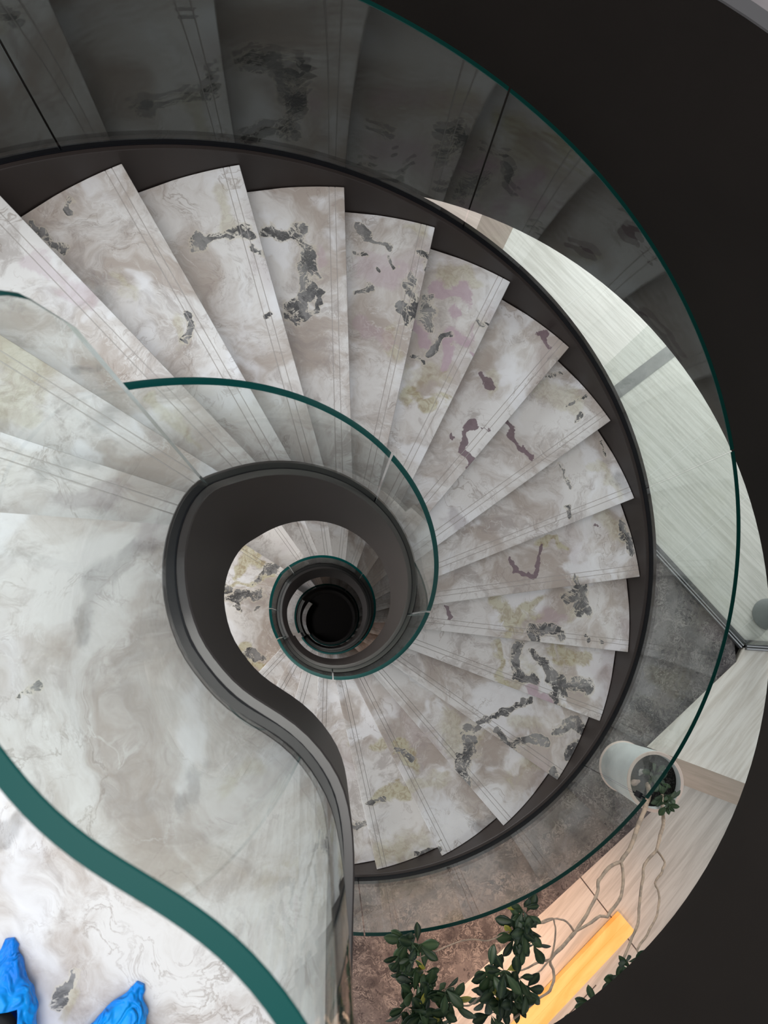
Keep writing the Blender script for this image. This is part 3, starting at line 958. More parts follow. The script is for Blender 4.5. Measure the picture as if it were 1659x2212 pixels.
# tile joints of the travertine
k = 3
for dist in (-0.75, 0.62, 1.22, 1.95):
    s1 = s0 + n2 * (0.105 + dist)
    if dist < 0:
        s1 = s0 + n2 * dist
    q = [s1, s1 + e2 * 4.6, s1 + e2 * 4.6 + n2 * 0.005, s1 + n2 * 0.005]
    tag(prism('trim_%d' % k, [XY(v) for v in q], -0.0035, -0.0025, plain('pale_joint_%d' % k, (0.66, 0.66, 0.62), 0.6)), kind='structure')
    k += 1
# brown and pink stone at the far top
d1 = Vector((0.108, 0.225, 0)).normalized()
d2 = Vector((0.062, 0.159, 0)).normalized()
a = Vector((1.382, 3.001, 0)) - d1 * 1.6
b = Vector((1.177, 3.184, 0)) - d2 * 1.6
tag(prism('floor_brown', [XY(a), XY(a + d1 * 4.2), XY(b + d2 * 4.0), XY(b)], -0.05, -0.003, TRAV_B), kind='structure')
c1 = at(916, 420, H0)
c2 = at(913, 432, H0)
dd_ = (c1 - c2).normalized()
c0 = c2 - Vector((0.3, 0.9, 0)).normalized() * 1.4
tag(prism('floor_pink', [XY(b), XY(b + d2 * 4.0), (c1.x + 0.5, 6.5), (c1.x, c1.y), (c0.x, c0.y)], -0.05, -0.003, TRAV_P), kind='structure')
tag(prism('floor_white', [(c0.x, c0.y), (c1.x, c1.y), (c1.x + 0.5, 6.5), (-3, 6.5), (-3, 1.9)], -0.05, -0.003, WHITE), kind='structure')

tag(ring('floor_base', 1.75, 8.0, -0.35, -0.30, GREYSTRIP, 0, 360, cx=AX, cy=AY), kind='structure')
# second landing of the stair, west side of the lower storey
TH2 = 145.2


def arc_pts(r, a0, a1, n, cx=AX, cy=AY):
    return [(cx + r * math.cos(R_(a0 + (a1 - a0) * i / n)), cy + r * math.sin(R_(a0 + (a1 - a0) * i / n))) for i in range(n + 1)]


bnd2 = arc_pts(RC + 0.012, 136, 225, 90)
P2, u2, n2_ = nosing(TH2)
bnd2 = [b for b in bnd2 if (b[0] - P2[0]) * n2_[0] + (b[1] - P2[1]) * n2_[1] > 0]


def landing2(name, d, mat, key):
    z = H0 - d
    rows = []
    for v, dz in PROFILE:
        A = (P2[0] + n2_[0] * v, P2[1] + n2_[1] * v)
        rows.append((circle_hit(A, u2, RC + 0.012), circle_hit(A, u2, RO), dz))
    a, b = rows[-1][0], rows[-1][1]
    ta, tb = math.degrees(math.atan2(a[1] - AY, a[0] - AX)), math.degrees(math.atan2(b[1] - AY, b[0] - AX))
    for i in range(1, 70):
        s = i / 69
        t = ta + (228 - ta) * s
        t2 = tb + (228 - tb) * s
        rows.append(((AX + (RC + 0.012) * math.cos(R_(t)), AY + (RC + 0.012) * math.sin(R_(t))), (AX + RO * math.cos(R_(t2)), AY + RO * math.sin(R_(t2))), 0))
    n = 90
    V = []
    for (p, q, dz) in rows:
        for j in range(n):
            s = j / (n - 1)
            V.append((p[0] + (q[0] - p[0]) * s, p[1] + (q[1] - p[1]) * s, z + dz))
    Fc = []
    for i in range(len(rows) - 1):
        for j in range(n - 1):
            Fc.append((i * n + j, i * n + j + 1, (i + 1) * n + j + 1, (i + 1) * n + j))
    MI = [1 if f[0] // n in GROOVE_ROWS else 0 for f in Fc]
    o = mesh(name, V, Fc, [mat, GROOVE], None, MI, sharp=40)
    if o.data.polygons[len(o.data.polygons) // 2].normal.z < 0:
        o.data.flip_normals()
    if key:
        paint(o, BL[key], d)
    else:
        no_blots(o.data)
    return tag(o, kind='structure')


landing2('floor_lower_landing', H0 - 0.001, MARBLE_B, 'L2')
tag(prism('floor_lower_landing_slab', arc_pts(RC + 0.012, 150, 228, 30) + arc_pts(RO, 228, 150, 30), -0.22, -0.008, BRONZE), kind='structure')
# west floor of the lower storey
wf = arc_pts(HOLE - 0.09, 132, 240, 40) + [(-0.82, -3.6), (-6, -3.6), (-6, 1.9), (-3, 1.9), (-1.2, 1.6)]
tag(prism('floor_west', wf, -0.05, -0.004, TRAV_W), kind='structure')

# ------------------------------------------------------------------ lower flights


def low_flight(idx, dtop, label):
    root = empty('spiral_staircase', (AX, AY, 0))
    tag(root, label, 'staircase', 'flights of the spiral stair')
    ths = [TH2, 123.2] + [123.2 - 13.6 - DT * i for i in range(18)]
    for j, th in enumerate(ths):
        if j:
            o = make_tread(th, ths[j - 1], dtop + j * RISE, root, MARBLE_B, nrad=14)
        make_riser(th, dtop + j * RISE, dtop + (j + 1) * RISE, root, MARBLE_B)
    # depth line along the helix, with the flat stretch of the landing above
    def line(t):      # t continuous, falling
        if t > 150:
            return dtop + 0.02
        return dtop + max(0, (146 - t)) / DT * RISE * 0.995 + 0.02
    pts = []
    t = 216
    while t > -146:
        pts.append((AX + RC * math.cos(R_(t)), AY + RC * math.sin(R_(t)), line(t) - 0.175, line(t) + (0.72 if t < 140 else 0.40 + (0.32 if t < 150 else 0.32 * max(0, (175 - t) / 25)))))
        t -= 4
    Pp = smooth_path(pts, 0.03)
    kerb_parts(Pp, 1, root)
    op = [(AX + RG * math.cos(R_(t)), AY + RG * math.sin(R_(t)), H0 - (line(t) - 0.06)) for t in range(150, -148, -4)]
    Wo = with_normals(op, 1)
    sweep('outer_stringer', Wo, [(-0.028, -0.46), (-0.028, 0), (0.028, 0), (0.028, -0.46)], BRONZE, root)
    return line


l2 = low_flight(2, H0, 'second marble flight seen down the well, below the yellow-veined landing')
l3 = low_flight(3, H0 + 3.2, 'lowest and darkest marble flight, deep at the centre of the well')


def low_glass(line, a, b, label):
    PP = []
    n = 30
    for k in range(n + 1):
        t = a + (b - a) * k / n
        top = 0.86
        PP.append((AX + RC * math.cos(R_(t)), AY + RC * math.sin(R_(t)), line(t) - 0.175, line(t) - top))
    glass_panel(PP, 1, 0, n + 1, 0, label)


low_glass(l2, 209.4, 181, 'small inner glass panel at the near edge of the yellow-veined landing')
low_glass(l2, 180.3, 136.3, 'inner glass panel on the left rim of the second ring down the well')
low_glass(l2, 135.6, 50.3, 'inner glass panel along the top of the second ring down the well')
low_glass(l2, 49.7, -40, 'inner glass panel on the right of the second ring down the well')
low_glass(l2, -40.7, -144, 'inner glass panel closing the bottom left of the second ring down the well')
low_glass(l3, 208, 60, 'inner glass panel on the upper left of the innermost ring')
low_glass(l3, 59.3, -144, 'inner glass panel on the lower right of the innermost ring')
landing2('floor_third_landing', H0 + 3.2 - 0.001, MARBLE_B, None)
landing2('floor_basement_landing', H0 + 6.4 - 0.001, MARBLE_B, None)
# walls added round the lower flights to keep them dark, open to the west, and the dark floor at the bottom
tag(ring('wall_light_block', 1.66, 1.72, -7.0, -0.25, DARK, -128, 132, cx=AX, cy=AY), kind='structure')
tag(prism('floor_basement', arc_pts(3.5, 0, 355, 60), -6.75, -6.6, DARK), kind='structure')
tag(ring('wall_light_block_west', 3.4, 3.5, -6.6, -3.4, DARK, 132, 232, cx=AX, cy=AY), kind='structure')  # added wall that keeps light off the lowest storey

# ------------------------------------------------------------------ glass partition track and panes


def track(name, A, B, w=0.075, label=None):
    """floor track of dark metal with two bright fins, and the pane standing in it"""
    r = empty(name, (A.x, A.y, 0))
    tag(r, label, 'partition')
    u = (B - A).normalized()
    n = Vector((-u.y, u.x, 0))

    def strip(nm, o0, o1, z0, z1, mat):
        q = [A + n * o0, B + n * o0, B + n * o1, A + n * o1]
        return prism(nm, [XY(v) for v in q], z0, z1, mat, r)
    strip('base_track', -w / 2, w / 2, -0.01, 0.012, METAL_D)
    strip('fin', -w / 2 + 0.004, -w / 2 + 0.014, 0.012, 0.03, STEEL)
    strip('fin', -0.012, -0.004, 0.012, 0.03, STEEL)
    strip('pane', 0.006, 0.018, 0.012, 2.42, [GLASS, EDGE_GLINT])
    return r


track('glass_partition', J2 - e1 * 2.25, J2, label='dark metal track and clear pane of the glass partition beside the grey carpet')
track('glass_partition', J2 + Vector((0.02, 0, 0)), J2 + Vector((2.4, -0.17, 0)), label='short return of the glass partition running off to the right behind the planter')

# ------------------------------------------------------------------ travertine platform, ledge and lower floor
plat = [(3.071, -0.275), (2.331, -0.876), (3.129, -1.175), (5.2, -1.95), (6.5, -1.95), (6.5, -0.36), (3.14, -0.17)]
tag(prism('floor_platform', plat, -0.05, 0.004, TRAV_T), kind='structure')
# sloping front of the platform
V = [(2.40, -0.902, 0.003), (5.2, -1.952, 0.003), (5.12, -2.11, -0.10), (2.34, -1.058, -0.10), (2.40, -0.902, -0.3), (5.2, -1.952, -0.3), (5.12, -2.11, -0.3), (2.34, -1.058, -0.3)]
Fc = [(0, 1, 2, 3), (4, 7, 6, 5), (0, 4, 5, 1), (1, 5, 6, 2), (2, 6, 7, 3), (3, 7, 4, 0)]
tag(mesh('trim_20', V, Fc, travertine('tan_travertine', (0.52, 0.43, 0.35), (0.42, 0.345, 0.27), R_(20), 18), smooth=False), kind='structure')
# lower paving with the desk light
low = [XY(l1 - e3 * 0.35 + Vector((-0.02, 0.02, 0))), XY(l1 + e3 * 5), (1.2, -7), (6.5, -7), (6.5, -2.5), (5.1, -2.1), (2.33, -1.055)]
tag(prism('floor_paving', low, -0.16, -0.1, TRAV_L), kind='structure')
# dark joints
nj = Vector((-e3.y, e3.x, 0))
if nj.y > 0:
    nj = -nj
jj = plain('dark_joint', (0.06, 0.05, 0.045), 0.7)
Jb = at(1250, 1888, H0 + 0.1)
q = [Jb - nj * 0.1, Jb + nj * 2.2, Jb + nj * 2.2 + e3 * 0.008, Jb - nj * 0.1 + e3 * 0.008]
tag(prism('trim_21', [XY(v) for v in q], -0.101, -0.0985, jj), kind='structure')

# ------------------------------------------------------------------ glowing onyx strip in the paving


def onyx():
    t = NT('lit_onyx')
    n1 = t.noise(t.pos(rotz=R_(-46), scale=(1, 5, 1)), 2.0, 6, 0.6, 0.8)
    c = t.mix(t.ramp(n1.outputs[0], 0.35, 0.65), (1.0, 0.32, 0.04), (1.0, 0.47, 0.12))
    b = t.bsdf((0.35, 0.2, 0.08), 0.3)
    t.put(b.inputs['Emission Color'], c)
    b.inputs['Emission Strength'].default_value = 0.8
    return t.m


ONYX = onyx()
GD = H0 + 0.06


def g_at(x, y, d=GD):
    v = at(x, y, d)
    return (v.x, v.y)


root = empty('light_panel', (*g_at(1300, 2050), -0.1))
tag(root, 'long glowing orange onyx light panel set in the pale paving', 'light panel')
A, B_ = Vector((*g_at(1339, 1973), 0)), Vector((*g_at(1112, 2212), 0))
u = (B_ - A).normalized()
B_ = A + u * 4.0
n = Vector((u.y, -u.x, 0))
if n.x < 0:
    n = -n


def band(name, o0, o1, z0, z1, mat, a=0.0, b=4.0, par=root):
    q = [A + u * a + n * o0, A + u * b + n * o0, A + u * b + n * o1, A + u * a + n * o1]
    return prism(name, [XY(v) for v in q], z0, z1, mat, par)


wn = (Vector((*g_at(1182, 2212), 0)) - A).dot(n)
wc = (Vector((*g_at(1144, 2212), 0)) - A).dot(n)
band('glowing_ledge', 0.0, wc - 0.003, -0.1, -0.05, ONYX)
band('glowing_slab', wc + 0.003, wn, -0.1, -0.058, ONYX)
band('seam', wc - 0.003, wc + 0.003, -0.1, -0.06, plain('onyx_seam', (0.55, 0.3, 0.2), 0.6))
w1 = (Vector((*g_at(1218, 2212), 0)) - A).dot(n)
w2 = (Vector((*g_at(1240, 2212), 0)) - A).dot(n)
k = band('trim_22', w1, w1 + 0.006, -0.101, -0.098, jj, 0.45, par=None)
tag(k, kind='structure')
k = band('floor_white_strip', w2, w2 + 0.9, -0.1, -0.094, WHITE, 0.62, par=None)
tag(k, kind='structure')


# ------------------------------------------------------------------ pots
def lathe(name, prof, mats, parent=None, n=64, c=(0, 0), mi=None):
    V, Fc, MI = [], [], []
    for (r, z) in prof:
        for k in range(n):
            a = 2 * PI * k / n
            V.append((c[0] + r * math.cos(a), c[1] + r * math.sin(a), z))
    m = len(prof)
    for i in range(m - 1):
        for k in range(n):
            Fc.append((i * n + k, i * n + (k + 1) % n, (i + 1) * n + (k + 1) % n, (i + 1) * n + k))
            MI.append(mi[i] if mi else 0)
    Fc.append(tuple(range(n)))
    MI.append(0)
    Fc.append(tuple((m - 1) * n + k for k in range(n)))
    MI.append(mi[-1] if mi else 0)
    return mesh(name, V, Fc, mats, parent, MI, sharp=30)


CONC = plain('pale_concrete', (0.84, 0.88, 0.86), 0.6, var=0.05)
RIM = plain('pinkish_rim', (0.74, 0.60, 0.52), 0.5)


def soil_mat():
    t = NT('soil')
    p = t.pos()
    n1 = t.noise(p, 90, 3, 0.7)
    c = t.mix(t.ramp(n1.outputs[0], 0.45, 0.75), (0.008, 0.008, 0.008), (0.06, 0.055, 0.05))
    n2 = t.noise(p, 160, 1)
    c = t.mix(t.ramp(n2.outputs[0], 0.72, 0.76), c, (0.4, 0.38, 0.36))
    t.bsdf(c, 0.9, 0, 0.2, t.bump(n1.outputs[0], 1.0, 0.01))
    return t.m


PX, PY = 2.141, -1.008
tree = empty('potted_tree', (PX, PY, 0))
tag(tree, 'tall slender tree with glossy dark leaves in a pale grey planter with a pinkish rim', 'potted tree')
PH = 0.52
pot = lathe('planter', [(0.150, 0.0), (0.178, 0.0), (0.180, 0.012), (0.170, 0.022), (0.1725, 0.03), (0.192, PH - 0.004), (0.189, PH), (0.170, PH), (0.167, PH - 0.05), (0.165, PH - 0.06)],
            [CONC, RIM], tree, mi=[1, 1, 1, 0, 0, 1, 1, 0, 0], c=(PX, PY))
lathe('soil', [(0.1675, PH - 0.12), (0.1675, PH - 0.055), (0.15, PH - 0.048), (0.02, PH - 0.044)], soil_mat(), pot, c=(PX, PY), n=48)

grey = empty('planter', (3.262 + 0.09, -0.001 + 0.08, 0))
tag(grey, 'dark grey cylindrical pot behind the glass partition at the right edge', 'planter')
GP = plain('grey_pot', (0.17, 0.19, 0.19), 0.55)
lathe('body', [(0.10, 0.0), (0.118, 0.0), (0.120, 0.01), (0.122, 0.44), (0.119, 0.445), (0.108, 0.445), (0.106, 0.40)], [GP, GP], grey, c=(3.352, 0.079))
lathe('soil', [(0.107, 0.34), (0.107, 0.40), (0.02, 0.405)], plain('dark_soil', (0.01, 0.01, 0.01), 0.9), grey, c=(3.352, 0.079))


def rock(px, py, r, seed, label, col):
    c = at(px, py, H0 - PH + 0.04)
    bm = bmesh.new()
    bmesh.ops.create_icosphere(bm, subdivisions=3, radius=r)
    for v in bm.verts:
        f = 1 + 0.45 * noise.noise(v.co * (1.6 / r) * 0.6 + Vector((seed, 0, 0)))
        v.co = Vector((v.co.x * f * 1.25, v.co.y * f * 0.8, v.co.z * f * 0.7))
    bmesh.ops.rotate(bm, verts=bm.verts, matrix=Matrix.Rotation(R_(-25 + 40 * seed), 3, 'Z'))
    me = bpy.data.meshes.new('rock')
    bm.to_mesh(me)
    bm.free()
    me.materials.append(plain('stone_%d' % seed, col, 0.8, var=0.25, scale=40))
    o = bpy.data.objects.new('rock', me)
    C.objects.link(o)
    o.location = (c.x, c.y, PH - 0.044 + r * 0.35)
    return tag(o, label, 'rock')


rock(1372, 1690, 0.026, 1, 'pinkish brown rock on the left side of the soil in the planter', (0.45, 0.33, 0.28))
rock(1384, 1668, 0.020, 2, 'pale speckled stone half under the lower leaves in the planter', (0.48, 0.45, 0.42))
rock(1433, 1662, 0.018, 3, 'whitish pebble at the back of the soil in the planter', (0.6, 0.6, 0.6))


def tube(name, pts, mat, parent, n=10, bumps=0.0):
    """pts: (x, y, z, r)"""
    S = []
    m = len(pts)
    for i in range(m - 1):
        p0, p1, p2, p3 = pts[max(i - 1, 0)], pts[i], pts[i + 1], pts[min(i + 2, m - 1)]
        L = math.dist(p1[:3], p2[:3])
        k = max(2, int(L / 0.02))
        for j in range(k):
            t = j / k
            S.append([0.5 * ((2 * p1[c]) + (-p0[c] + p2[c]) * t * 0.8 + (2 * p0[c] - 5 * p1[c] + 4 * p2[c] - p3[c]) * t * t * 1.0 + (-p0[c] + 3 * p1[c] - 3 * p2[c] + p3[c]) * t ** 3) for c in range(4)])
    S.append(list(pts[-1]))
    V, Fc = [], []
    up = Vector((0.3, 0.2, 1)).normalized()
    for i, s in enumerate(S):
        a, b = Vector(S[max(i - 1, 0)][:3]), Vector(S[min(i + 1, len(S) - 1)][:3])
        tg = (b - a).normalized()
        x = tg.cross(up)
        if x.length < 0.05:
            x = tg.cross(Vector((1, 0, 0)))
        x.normalize()
        y = tg.cross(x)
        r = abs(s[3]) * (1 + bumps * noise.noise(Vector(s[:3]) * 30))
        for k in range(n):
            q = 2 * PI * k / n
            V.append(Vector(s[:3]) + x * (r * math.cos(q)) + y * (r * math.sin(q)))
    for i in range(len(S) - 1):
        for k in range(n):
            Fc.append((i * n + k, i * n + (k + 1) % n, (i + 1) * n + (k + 1) % n, (i + 1) * n + k))
    Fc.append(tuple(range(n)))
    Fc.append(tuple((len(S) - 1) * n + k for k in range(n)))
    return mesh(name, V, Fc, mat, parent, sharp=60)


def bark_mat():
    t = NT('bark')
    p = t.pos()
    n1 = t.noise(p, 22, 4)
    c = t.mix(t.ramp(n1.outputs[0], 0.35, 0.65), (0.58, 0.43, 0.32), (0.36, 0.28, 0.22))
    n2 = t.noise(p, 120, 3)
    t.bsdf(c, 0.75, 0, 0.3, t.bump(n2.outputs[0], 0.6, 0.004))
    return t.m


BARK = bark_mat()


def br(spec, r0, r1, name='branch', parent=tree):
    """spec: (px, py, depth) points"""
    pts = []
    for i, (x, y, d) in enumerate(spec):
        v = at(x, y, d)
        s = i / (len(spec) - 1)
        pts.append((v.x, v.y, v.z, r0 + (r1 - r0) * s))
    return tube(name, pts, BARK, parent, bumps=0.18)


# left trunk
tA = br([(1397, 1690, 4.70), (1402, 1715, 4.62), (1394, 1745, 4.52), (1376, 1790, 4.40), (1362, 1830, 4.30), (1341, 1862, 4.20)], 0.016, 0.011, 'trunk')
tB = br([(1430, 1718, 4.69), (1431, 1745, 4.60), (1433, 1780, 4.48), (1424, 1815, 4.38), (1418, 1838, 4.30)], 0.013, 0.009, 'trunk')
br([(1341, 1862, 4.20), (1318, 1872, 4.15), (1293, 1902, 4.08), (1288, 1935, 4.0), (1268, 1975, 3.92), (1243, 2012, 3.86)], 0.010, 0.008, parent=tA)
br([(1342, 1862, 4.20), (1346, 1890, 4.12), (1342, 1935, 4.02), (1312, 1981, 3.95), (1296, 1979, 3.93), (1268, 1998, 3.88), (1243, 2012, 3.86)], 0.009, 0.007, parent=tA)
br([(1243, 2012, 3.86), (1215, 2045, 3.78), (1188, 2075, 3.70), (1197, 2110, 3.64), (1188, 2140, 3.58), (1155, 2165, 3.52), (1110, 2200, 3.45)], 0.009, 0.005, parent=tA)
br([(1240, 2012, 3.86), (1225, 1992, 3.80), (1203, 1984, 3.74), (1165, 1995, 3.66), (1140, 2000, 3.60)], 0.006, 0.003, parent=tA)
br([(1188, 2075, 3.70), (1198, 2035, 3.66), (1196, 1985, 3.60), (1150, 1995, 3.55), (1135, 2010, 3.5)], 0.005, 0.003, parent=tA)
br([(1188, 2073, 3.70), (1160, 2080, 3.65), (1130, 2095, 3.60), (1105, 2100, 3.55)], 0.006, 0.003, parent=tA)
br([(1190, 2070, 3.69), (1172, 2092, 3.64), (1160, 2102, 3.60), (1120, 2115, 3.55)], 0.004, 0.003, parent=tA)
br([(1140, 2000, 3.58), (1090, 2015, 3.50), (1055, 2032, 3.46), (1000, 2032, 3.42), (920, 2062, 3.38), (895, 2075, 3.35)], 0.0035, 0.0025, parent=tA)
br([(1070, 2140, 3.50), (1030, 2158, 3.45), (1014, 2172, 3.42), (970, 2172, 3.40), (940, 2165, 3.38)], 0.0045, 0.003, parent=tA)
# right trunk
br([(1418, 1838, 4.30), (1392, 1868, 4.22), (1386, 1910, 4.12), (1380, 1965, 4.0), (1378, 1995, 3.95), (1360, 2040, 3.88), (1340, 2090, 3.80), (1336, 2130, 3.74)], 0.0085, 0.006, parent=tB)
br([(1419, 1837, 4.30), (1436, 1862, 4.24), (1430, 1885, 4.18), (1415, 1908, 4.14), (1424, 1935, 4.08), (1420, 1975, 4.0), (1398, 2020, 3.92), (1376, 2053, 3.86), (1386, 2075, 3.82), (1388, 2110, 3.78)], 0.007, 0.005, parent=tB)


def leaf_mat():
    t = NT('leaf')
    a = t.n('ShaderNodeAttribute', attribute_name='tone')
    c = t.mix(t.ramp(a.outputs['Fac'], 0.0, 0.8), (0.012, 0.030, 0.016), (0.045, 0.085, 0.035))
    c = t.mix(t.ramp(a.outputs['Fac'], 0.88, 0.94), c, (0.36, 0.33, 0.05))
    v = t.n('ShaderNodeAttribute', attribute_name='rib')
    c = t.mix(t.math('MULTIPLY', v.outputs['Fac'], 0.45), c, (0.11, 0.15, 0.07))
    b = t.bsdf(c, 0.38, 0, 0.35)
    return t.m


LEAF = leaf_mat()
LEAF_Y = None


def leaves(name, cl, parent, rnd, bright=0.0):
    """cl: list of whorls (px, py, d, leaf length, count, openness)"""
    V, Fc, tone, rib = [], [], [], []
    for (px, py, d, L, cnt, opn) in cl:
        c = at(px, py, d)
        ax = (Vector((rnd.uniform(-.5, .5), rnd.uniform(-.5, .5), 1))).normalized()
        x = ax.cross(Vector((0, 1, 0))).normalized()
        y = ax.cross(x)
        for k in range(cnt):
            a = 2 * PI * k / cnt * 1.6 + rnd.uniform(-.35, .35)
            el = rnd.uniform(0.0, 1.0) * opn
            dr = (x * math.cos(a) + y * math.sin(a)) * math.cos(el) + ax * math.sin(el)
            dr.normalize()
            sd = dr.cross(ax)
            if sd.length < .1:
                sd = dr.cross(x)
            sd.normalize()
            up = sd.cross(dr).normalized()
            tw = rnd.uniform(-.5, .5)
            sd, up = (sd * math.cos(tw) + up * math.sin(tw)), (up * math.cos(tw) - sd * math.sin(tw))
            l = L * rnd.uniform(.8, 1.3)
            wd = l * rnd.uniform(.38, .5)
            tn = min(0.84, rnd.random() * 0.7 + bright)
            if rnd.random() < 0.05:
                tn = 1.0
            n0 = len(V)
            prof = [(0.0, .03), (.12, .10), (.28, .42), (.45, .80), (.62, 1.0), (.78, .92), (.90, .60), (1.0, .06)]
            bend = rnd.uniform(.05, .3)
            off = ax * rnd.uniform(-.012, .012)
            for (s, wv) in prof:
                m = c + off + dr * (l * s + 0.006) - up * (bend * l * s * s)
                h = wd * .5 * wv
                for q in (-1, -.5, 0, .5, 1):
                    V.append(m + sd * (h * q) + up * (abs(q) * h * .22 + (0.0008 if q == 0 else 0)))
                    tone.append(tn)
                    rib.append(1.0 if q == 0 else 0.0)
            for i in range(len(prof) - 1):
                for j in range(4):
                    Fc.append((n0 + i * 5 + j, n0 + i * 5 + j + 1, n0 + i * 5 + 6 + j, n0 + i * 5 + 5 + j))
    me = bpy.data.meshes.new(name)
    me.from_pydata([tuple(v) for v in V], [], Fc)
    me.materials.append(LEAF)
    at_ = me.attributes.new('tone', 'FLOAT', 'POINT')
    at_.data.foreach_set('value', tone)
    at_ = me.attributes.new('rib', 'FLOAT', 'POINT')
    at_.data.foreach_set('value', rib)
    for p in me.polygons:
        p.use_smooth = True
    o = bpy.data.objects.new(name, me)
    C.objects.link(o)
    o.parent = parent
    o.location = -wloc(parent)
    so = o.modifiers.new('thickness', 'SOLIDIFY')
    so.thickness = 0.0006
    return o


rnd = random.Random(7)


def whorls(cx, cy, rx, ry, d, n, L, cnt, opn=0.9):
    out = []
    for i in range(n):
        a = i * 2.4
        r = math.sqrt((i + .5) / n)
        out.append((cx + rx * r * math.cos(a) + rnd.uniform(-6, 6), cy + ry * r * math.sin(a) + rnd.uniform(-6, 6), d + rnd.uniform(-.06, .08), L, cnt, opn))
    return out


leaves('foliage', [(1130, 1962, 3.48, .075, 7, .9), (1136, 1975, 3.5, .08, 7, .9), (1120, 1995, 3.52, .085, 8, .9), (1133, 2010, 3.5, .085, 8, .9), (1112, 2022, 3.52, .08, 7, .9), (1130, 2040, 3.5, .075, 7, .9), (1150, 2036, 3.5, .08, 6, .6)], tree, rnd)
leaves('foliage', [(882, 2030, 3.4, .085, 7, .9), (902, 2040, 3.4, .08, 7, .8), (865, 2062, 3.42, .08, 8, .8), (892, 2068, 3.42, .08, 8, .8), (880, 2098, 3.44, .085, 8, .9), (915, 2100, 3.42, .08, 7, .9), (900, 2122, 3.42, .075, 6, .9)], tree, rnd)
leaves('foliage', [(895, 2150, 3.36, .09, 9, .9), (925, 2140, 3.36, .085, 9, .9), (960, 2135, 3.34, .085, 8, .9), (880, 2180, 3.36, .09, 8, .9), (915, 2185, 3.34, .09, 9, .9), (950, 2180, 3.36, .085, 8, .9), (975, 2158, 3.36, .09, 7, .7),
                   (930, 2212, 3.36, .09, 9, .9), (890, 2215, 3.36, .09, 8, .9), (965, 2212, 3.36, .085, 7, .9)], tree, rnd, 0.05)
leaves('foliage', [(1062, 2100, 3.5, .085, 8, .9), (1090, 2098, 3.48, .085, 8, .9), (1120, 2112, 3.48, .085, 8, .8), (1075, 2130, 3.5, .09, 8, .9), (1108, 2140, 3.5, .085, 9, .9), (1135, 2135, 3.5, .09, 7, .7), (1050, 2155, 3.5, .08, 7, .7), (1085, 2165, 3.5, .08, 8, .9), (1115, 2165, 3.5, .08, 6, .9), (1060, 2190, 3.5, .075, 6, .7)], tree, rnd)
leaves('foliage', [(1353, 2078, 3.78, .075, 6, .8), (1368, 2095, 3.78, .085, 7, .8), (1345, 2115, 3.76, .08, 7, .9), (1325, 2138, 3.74, .07, 6, .9), (1303, 2155, 3.72, .085, 6, .7), (1290, 2175, 3.7, .08, 6, .8), (1262, 2192, 3.7, .085, 5, .6)], tree, rnd, 0.08)
leaves('foliage', [(1412, 1672, 4.62, .075, 8, .9), (1424, 1690, 4.58, .07, 7, .9)], tree, rnd, 0.1)
leaves('foliage', [(1432, 1716, 4.52, .08, 9, .7), (1447, 1726, 4.50, .075, 8, .8), (1440, 1738, 4.52, .07, 7, .8)], tree, rnd, 0.28)


# ------------------------------------------------------------------ blue shoe covers on the landing
def blue_mat():
    t = NT('blue_film')
    p = t.pos()
    n1 = t.noise(p, 14, 5, 0.6, 1.0)
    c = t.mix(t.ramp(n1.outputs[0], 0.3, 0.7), (0.0, 0.19, 0.72), (0.0, 0.31, 0.88))
    n2 = t.noise(t.pos(rotz=0.3, scale=(1, 0.5, 1)), 26, 2, 0.5, 0.6)
    r = t.math('ABSOLUTE', t.math('SUBTRACT', n2.outputs[0], 0.5))
    t.bsdf(c, 0.42, 0, 0.25, t.bump(t.ramp(r, 0.0, 0.16), 1.0, 0.006))
    return t.m


BLUE = blue_mat()
BLK = plain('black_leather', (0.015, 0.015, 0.016), 0.55)
LZ = H0 - 1.477


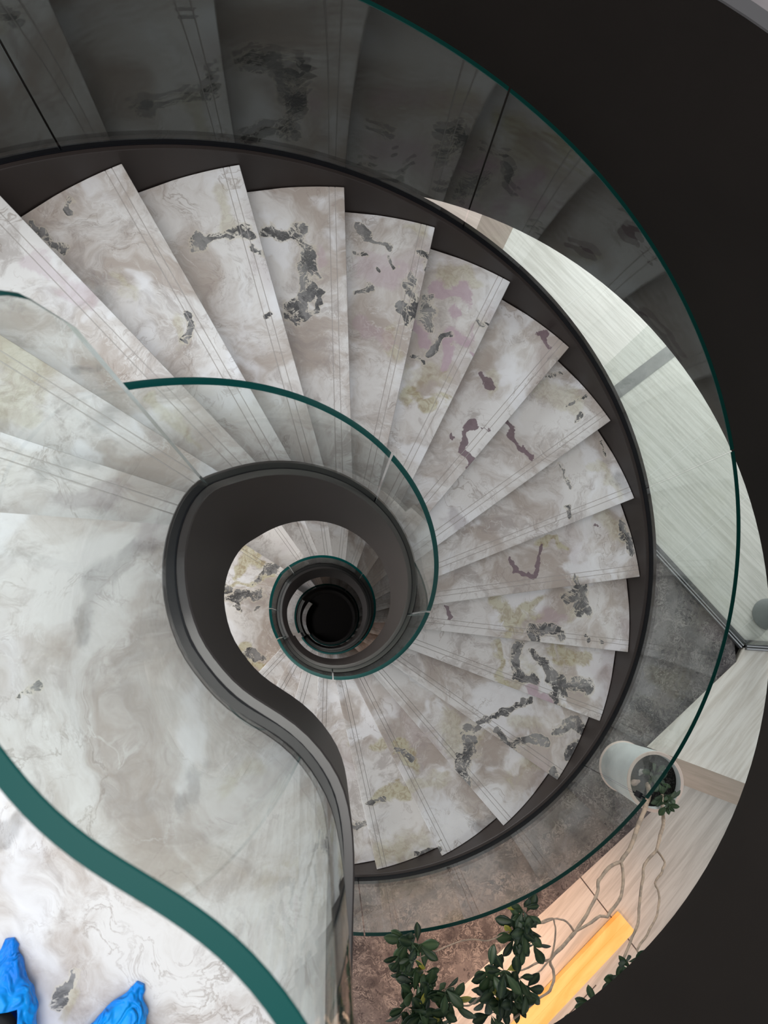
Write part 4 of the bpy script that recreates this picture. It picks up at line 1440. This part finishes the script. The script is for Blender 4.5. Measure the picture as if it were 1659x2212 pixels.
def shoe(tip_px, heading, label, mirror=1, length=0.30, wid=0.066, o0=0.138):
    """a crumpled film cover over a shoe; heading: degrees of the toe direction in plan"""
    tp = at(tip_px[0], tip_px[1], 1.465)
    h = Vector((math.cos(R_(heading)), math.sin(R_(heading)), 0))
    s = Vector((h.y, -h.x, 0))
    root = empty('shoe_cover', (tp.x - h.x * .15, tp.y - h.y * .15, LZ))
    tag(root, label, 'shoe cover', 'blue shoe covers of the person taking the photo')
    # stations from the pinched tip backwards: distance, half width left/right, height, floor gap
    st = [(0.0, .008, .008, .010), (.008, .011, .011, .014), (.018, .014, .014, .018), (.030, .027, .024, .028), (.046, .040, .034, .040), (.07, .051, .044, .052), (.10, wid * .90, wid * .8, .062), (.14, wid, wid * .86, .072),
          (.17, wid * .99, wid * .84, .085), (.205, wid * .93, wid * .8, .098), (.25, wid * .82, wid * .74, .105), (.28, wid * .74, wid * .68, .105), (length, wid * .45, wid * .42, .09)]
    V, Fc = [], []
    n = 40
    rows = smooth_path([(a[0], 0, a[1], a[2], a[3]) for a in st], 0.004)
    for (dx, _, wl, wr, ht) in rows:
        for k in range(n):
            a = 2 * PI * k / n
            ca, sa = math.cos(a), math.sin(a)
            wv = wr if ca * mirror > 0 else wl
            y = wv * (abs(ca) ** .8) * (1 if ca > 0 else -1)
            z = ht * .5 + ht * .5 * (abs(sa) ** (.75 if sa < 0 else 1.0)) * (1 if sa > 0 else -1)
            p = Vector((dx, y, z))
            wr_ = noise.noise(Vector((dx * 26, y * 40 + z * 25, 3.1 * mirror))) * .0065 + noise.noise(Vector((dx * 60, y * 20, z * 80))) * .0022
            fold = abs(math.sin((y * 55 + dx * 22 + noise.noise(p * 20) * 2.0))) ** 6 * .0035
            if dx < .012:
                wr_ *= .3
            rr = Vector((0, ca, sa))
            p += rr * (wr_ + fold)
            p.z = max(p.z, .0005)
            q = tp - h * p.x + s * p.y
            V.append((q.x, q.y, LZ + p.z))
    m = len(rows)
    for i in range(m - 1):
        for k in range(n):
            # leave the opening on top of the instep
            sx = rows[i][0]
            kk = (k + .5) / n
            if sx > o0 and sx < o0 + .107 and .25 - .10 < kk < .25 + .10:
                continue
            Fc.append((i * n + k, i * n + (k + 1) % n, (i + 1) * n + (k + 1) % n, (i + 1) * n + k))
    Fc.append(tuple(range(n)))
    Fc.append(tuple((m - 1) * n + k for k in range(n)))
    mesh('cover_film', V, Fc, BLUE, root, sharp=50)
    # elastic gather and the black shoe inside
    V, Fc = [], []
    c = tp - h * (o0 + .05)
    rings = [(1.06, .068), (1.0, .082), (.92, .098), (.86, .104), (.60, .108), (.2, .108)]
    nn_ = 36
    for (f, z) in rings:
        for k in range(nn_):
            a = 2 * PI * k / nn_
            q = c - h * (.047 * f * math.cos(a)) + s * (.038 * f * math.sin(a))
            V.append((q.x, q.y, LZ + z - (.138 - o0) * .5))
    for i in range(len(rings) - 1):
        for k in range(nn_):
            Fc.append((i * nn_ + k, i * nn_ + (k + 1) % nn_, (i + 1) * nn_ + (k + 1) % nn_, (i + 1) * nn_ + k))
    Fc.append(tuple((len(rings) - 1) * nn_ + k for k in range(nn_)))
    Fc.append(tuple(range(nn_)))
    sh = mesh('shoe', V, Fc, BLK, root, sharp=50)
    return root


shoe((17, 2031), 93, 'blue plastic shoe cover at the left edge, black shoe showing in it', 1, wid=.072, o0=.098)
shoe((302, 2128), 66, 'blue plastic shoe cover with a twisted toe, nearer the green-edged glass', -1, wid=.074)
